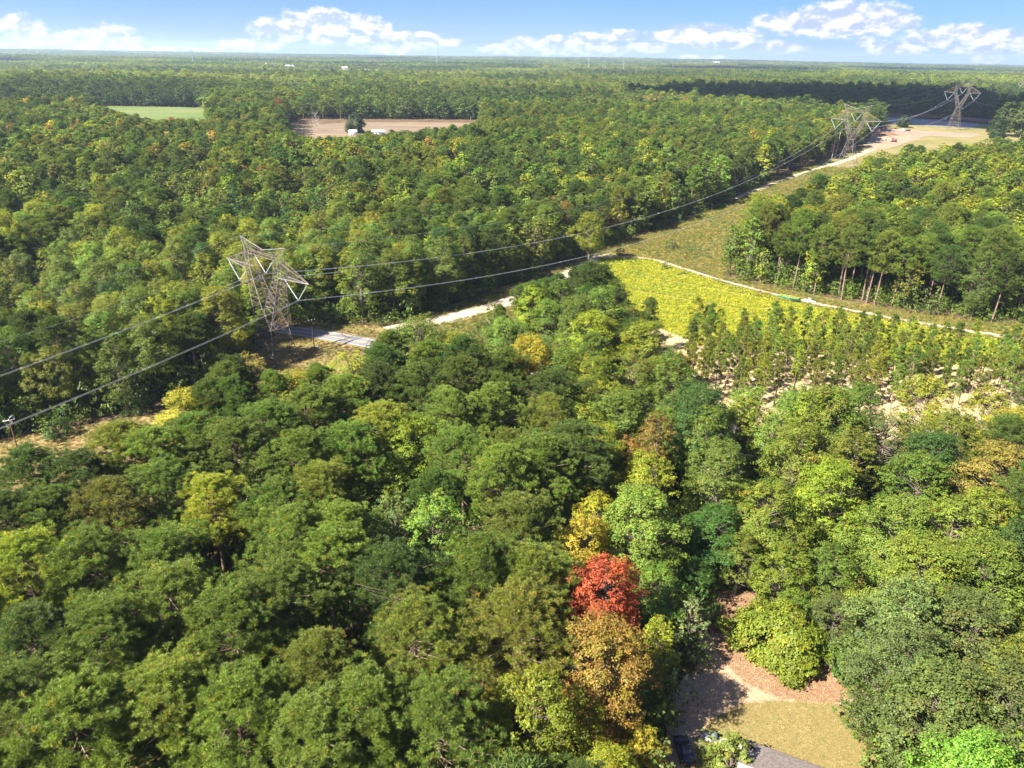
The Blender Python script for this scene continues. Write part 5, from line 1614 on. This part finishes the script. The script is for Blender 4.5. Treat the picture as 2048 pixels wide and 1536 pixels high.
building(707, 270, 7, 5, 3.4, R(-10), 'small white farm shed left of the long one by the tilled field')
building(474, 262, 12, 7, 4, R(15), 'small white building half hidden by trees left of the tilled field')
building(497, 276, 9, 6, 3.5, R(-20), 'low pale building peeping from trees near the tilled field')
for k, (u, v, L_, D_) in enumerate([(690,149,34,16),(728,150,36,18),(752,149,22,12),(836,152,30,14),(545,137,60,22),(690,143,28,14),(1432,128,70,24),(580,140,50,16)]):
    building(u, v, L_, D_, 13, R(10 - 7 * k), ['leftmost of three white far buildings among the trees','broad white far building, middle of the three','small white far building, right of the three','pale low far building right of the white three',
             'long pale far building at the left below the horizon','white far building just above the leftmost of three','long white building on the horizon at the right','low white far building right of the long pale one'][k], cat='building', name='far_building')
def mast(u, v, u2, v2, w, label, guyed=True):
    x, y, z = at(u, v)
    d = ray(u2, v2); H = CZ + d[2] / math.hypot(d[0], d[1]) * math.hypot(x, y) - z
    t = thing('radio_mast', label, 'radio mast', (x, y, z))
    m = MB()
    pts = [(w*math.cos(a), w*math.sin(a)) for a in (0, 2.094, 4.189)]
    for p in pts: m.tube([(p[0],p[1],0),(p[0]*.5,p[1]*.5,H)], w*.28, 4)
    obj('column', m, 'mast_steel', t)
    m = MB(); n = 14
    for k in range(n):
        for i in range(3):
            f0, f1 = 1 - .5*k/n, 1 - .5*(k+1)/n
            a, b = pts[i], pts[(i+1) % 3]
            m.bar((a[0]*f0, a[1]*f0, H*k/n), (b[0]*f1, b[1]*f1, H*(k+1)/n), w*.14)
    obj('bracing', m, 'mast_steel', t)
    if guyed:
        for hh in (.55, .92):
            for i in range(3):
                a = i * 2.094 + .5; obj('guy', MB().tube([(0,0,H*hh),(math.cos(a)*H*.45, math.sin(a)*H*.45, 0)], .12, 3), 'mast_steel', t)
    else:
        m = MB()
        for a in (0, 2.094, 4.189): m.box((math.cos(a)*w*1.2, math.sin(a)*w*1.2, H-3), (w*.8, w*.8, 5))
        obj('antenna', m, 'white_wall', t)
    return H
print('mast', mast(875, 136, 875, 76, 1.8, 'tall thin radio mast standing above the horizon left of centre'), mast(387, 132, 387, 99, 1.8, 'small phone mast on the horizon at the left', False))
for k, (u, v, v2) in enumerate([(1177,142,112),(1209,144,119),(1246,148,120),(1287,152,130)]):
    mast(u, v, u, v2, .9, ['leftmost','second from left','third from left','rightmost'][k] + ' of four thin masts in the far woodland')

# ------------------------------------------------------------------ fair-weather clouds overhead, whose shadows lie on the far woods
def _cloud(g):
    n = g.noise(g.new('ShaderNodeTexCoord').outputs['Object'], .01, 3)
    return g.ramp(n, [(.3, (.86,.87,.88)), (.7, (.92,.92,.92))]), None
bsdf_mat('cloud_white', _cloud, 1, 0)
def ico():
    import bmesh
    b = bmesh.new(); bmesh.ops.create_icosphere(b, subdivisions=3, radius=1)
    v = np.array([p.co[:] for p in b.verts]); f = np.array([[q.index for q in p.verts] for p in b.faces]); b.free()
    return v, f
IV, IFc = ico()
def cloud(sx, sy, alt, a, b, rz, label):
    """a flat-based cumulus whose shadow falls round (sx, sy)"""
    off = (alt - 30) / math.tan(SUN_EL)
    cx, cyy = sx + math.sin(SUN_AZ) * off, sy + math.cos(SUN_AZ) * off
    m = MB()
    for k in range(44):
        u = rng.uniform(-1, 1, 2)
        while np.hypot(*u) > 1: u = rng.uniform(-1, 1, 2)
        edge_ = 1 - np.hypot(*u)
        r_ = min(a, b) * (.22 + .30 * edge_) * rng.uniform(.8, 1.2)
        v = IV * r_ * (1 + .18 * vnoise(IV[:, 0] * 3 + k, IV[:, 1] * 3 + IV[:, 2] * 5, .8, k)[:, None])
        v[:, 2] = np.where(v[:, 2] < 0, v[:, 2] * .25, v[:, 2] * .75)
        m.add(v + np.array([u[0] * a * .85, u[1] * b * .85, edge_ * 30]), IFc)
    o = obj('cumulus_cloud', m, 'cloud_white', None, True, label=label, category='cloud', group='clouds that shade the far woods')
    o.location = (cx, cyy, alt); o.rotation_euler = (0, 0, rz)
cloud(700, 1270, 950, 500, 420, R(-14), 'white cumulus cloud overhead that shades the woods behind the building site')
cloud(-700, 4100, 1300, 900, 260, R(5), 'white cumulus cloud over the far left woods')
cloud(900, 4700, 1300, 1300, 280, R(-6), 'white cumulus cloud over the far middle woods')
cloud(-2600, 3600, 1300, 700, 240, R(10), 'white cumulus cloud over the farthest left woods')
cloud(2700, 5600, 1400, 1500, 420, R(4), 'white cumulus cloud over the far right woods')
cloud(-300, 7200, 1400, 2200, 500, R(-3), 'white cumulus cloud over the horizon woods')
cloud(-900, 2050, 1100, 380, 110, R(4), 'white cumulus cloud over the woods beyond the green meadow')

# ------------------------------------------------------------------ haze
mh = bpy.data.materials.new('haze_air'); mh.use_nodes = True
g = NT(mh.node_tree)
vol = g.new('ShaderNodeVolumePrincipled')
vol.inputs['Color'].default_value = (.62, .78, 1.0, 1)
vol.inputs['Density'].default_value = HAZE_DENSITY
vol.inputs['Anisotropy'].default_value = .25
out = g.new('ShaderNodeOutputMaterial'); g.t.links.new(vol.outputs[0], out.inputs['Volume'])
MATS['haze_air'] = mh
lo = float(GZ.min()) - 1.5
hz = obj('haze', MB().box(((xs[0] + xs[-1]) / 2, (ys[0] + ys[-1]) / 2, (lo + 200) / 2), (xs[-1] - xs[0] + 40, ys[-1] - ys[0] + 40, 200 - lo)), 'haze_air', None, False, kind='stuff', label='pale blue haze veiling the far woods', category='haze')
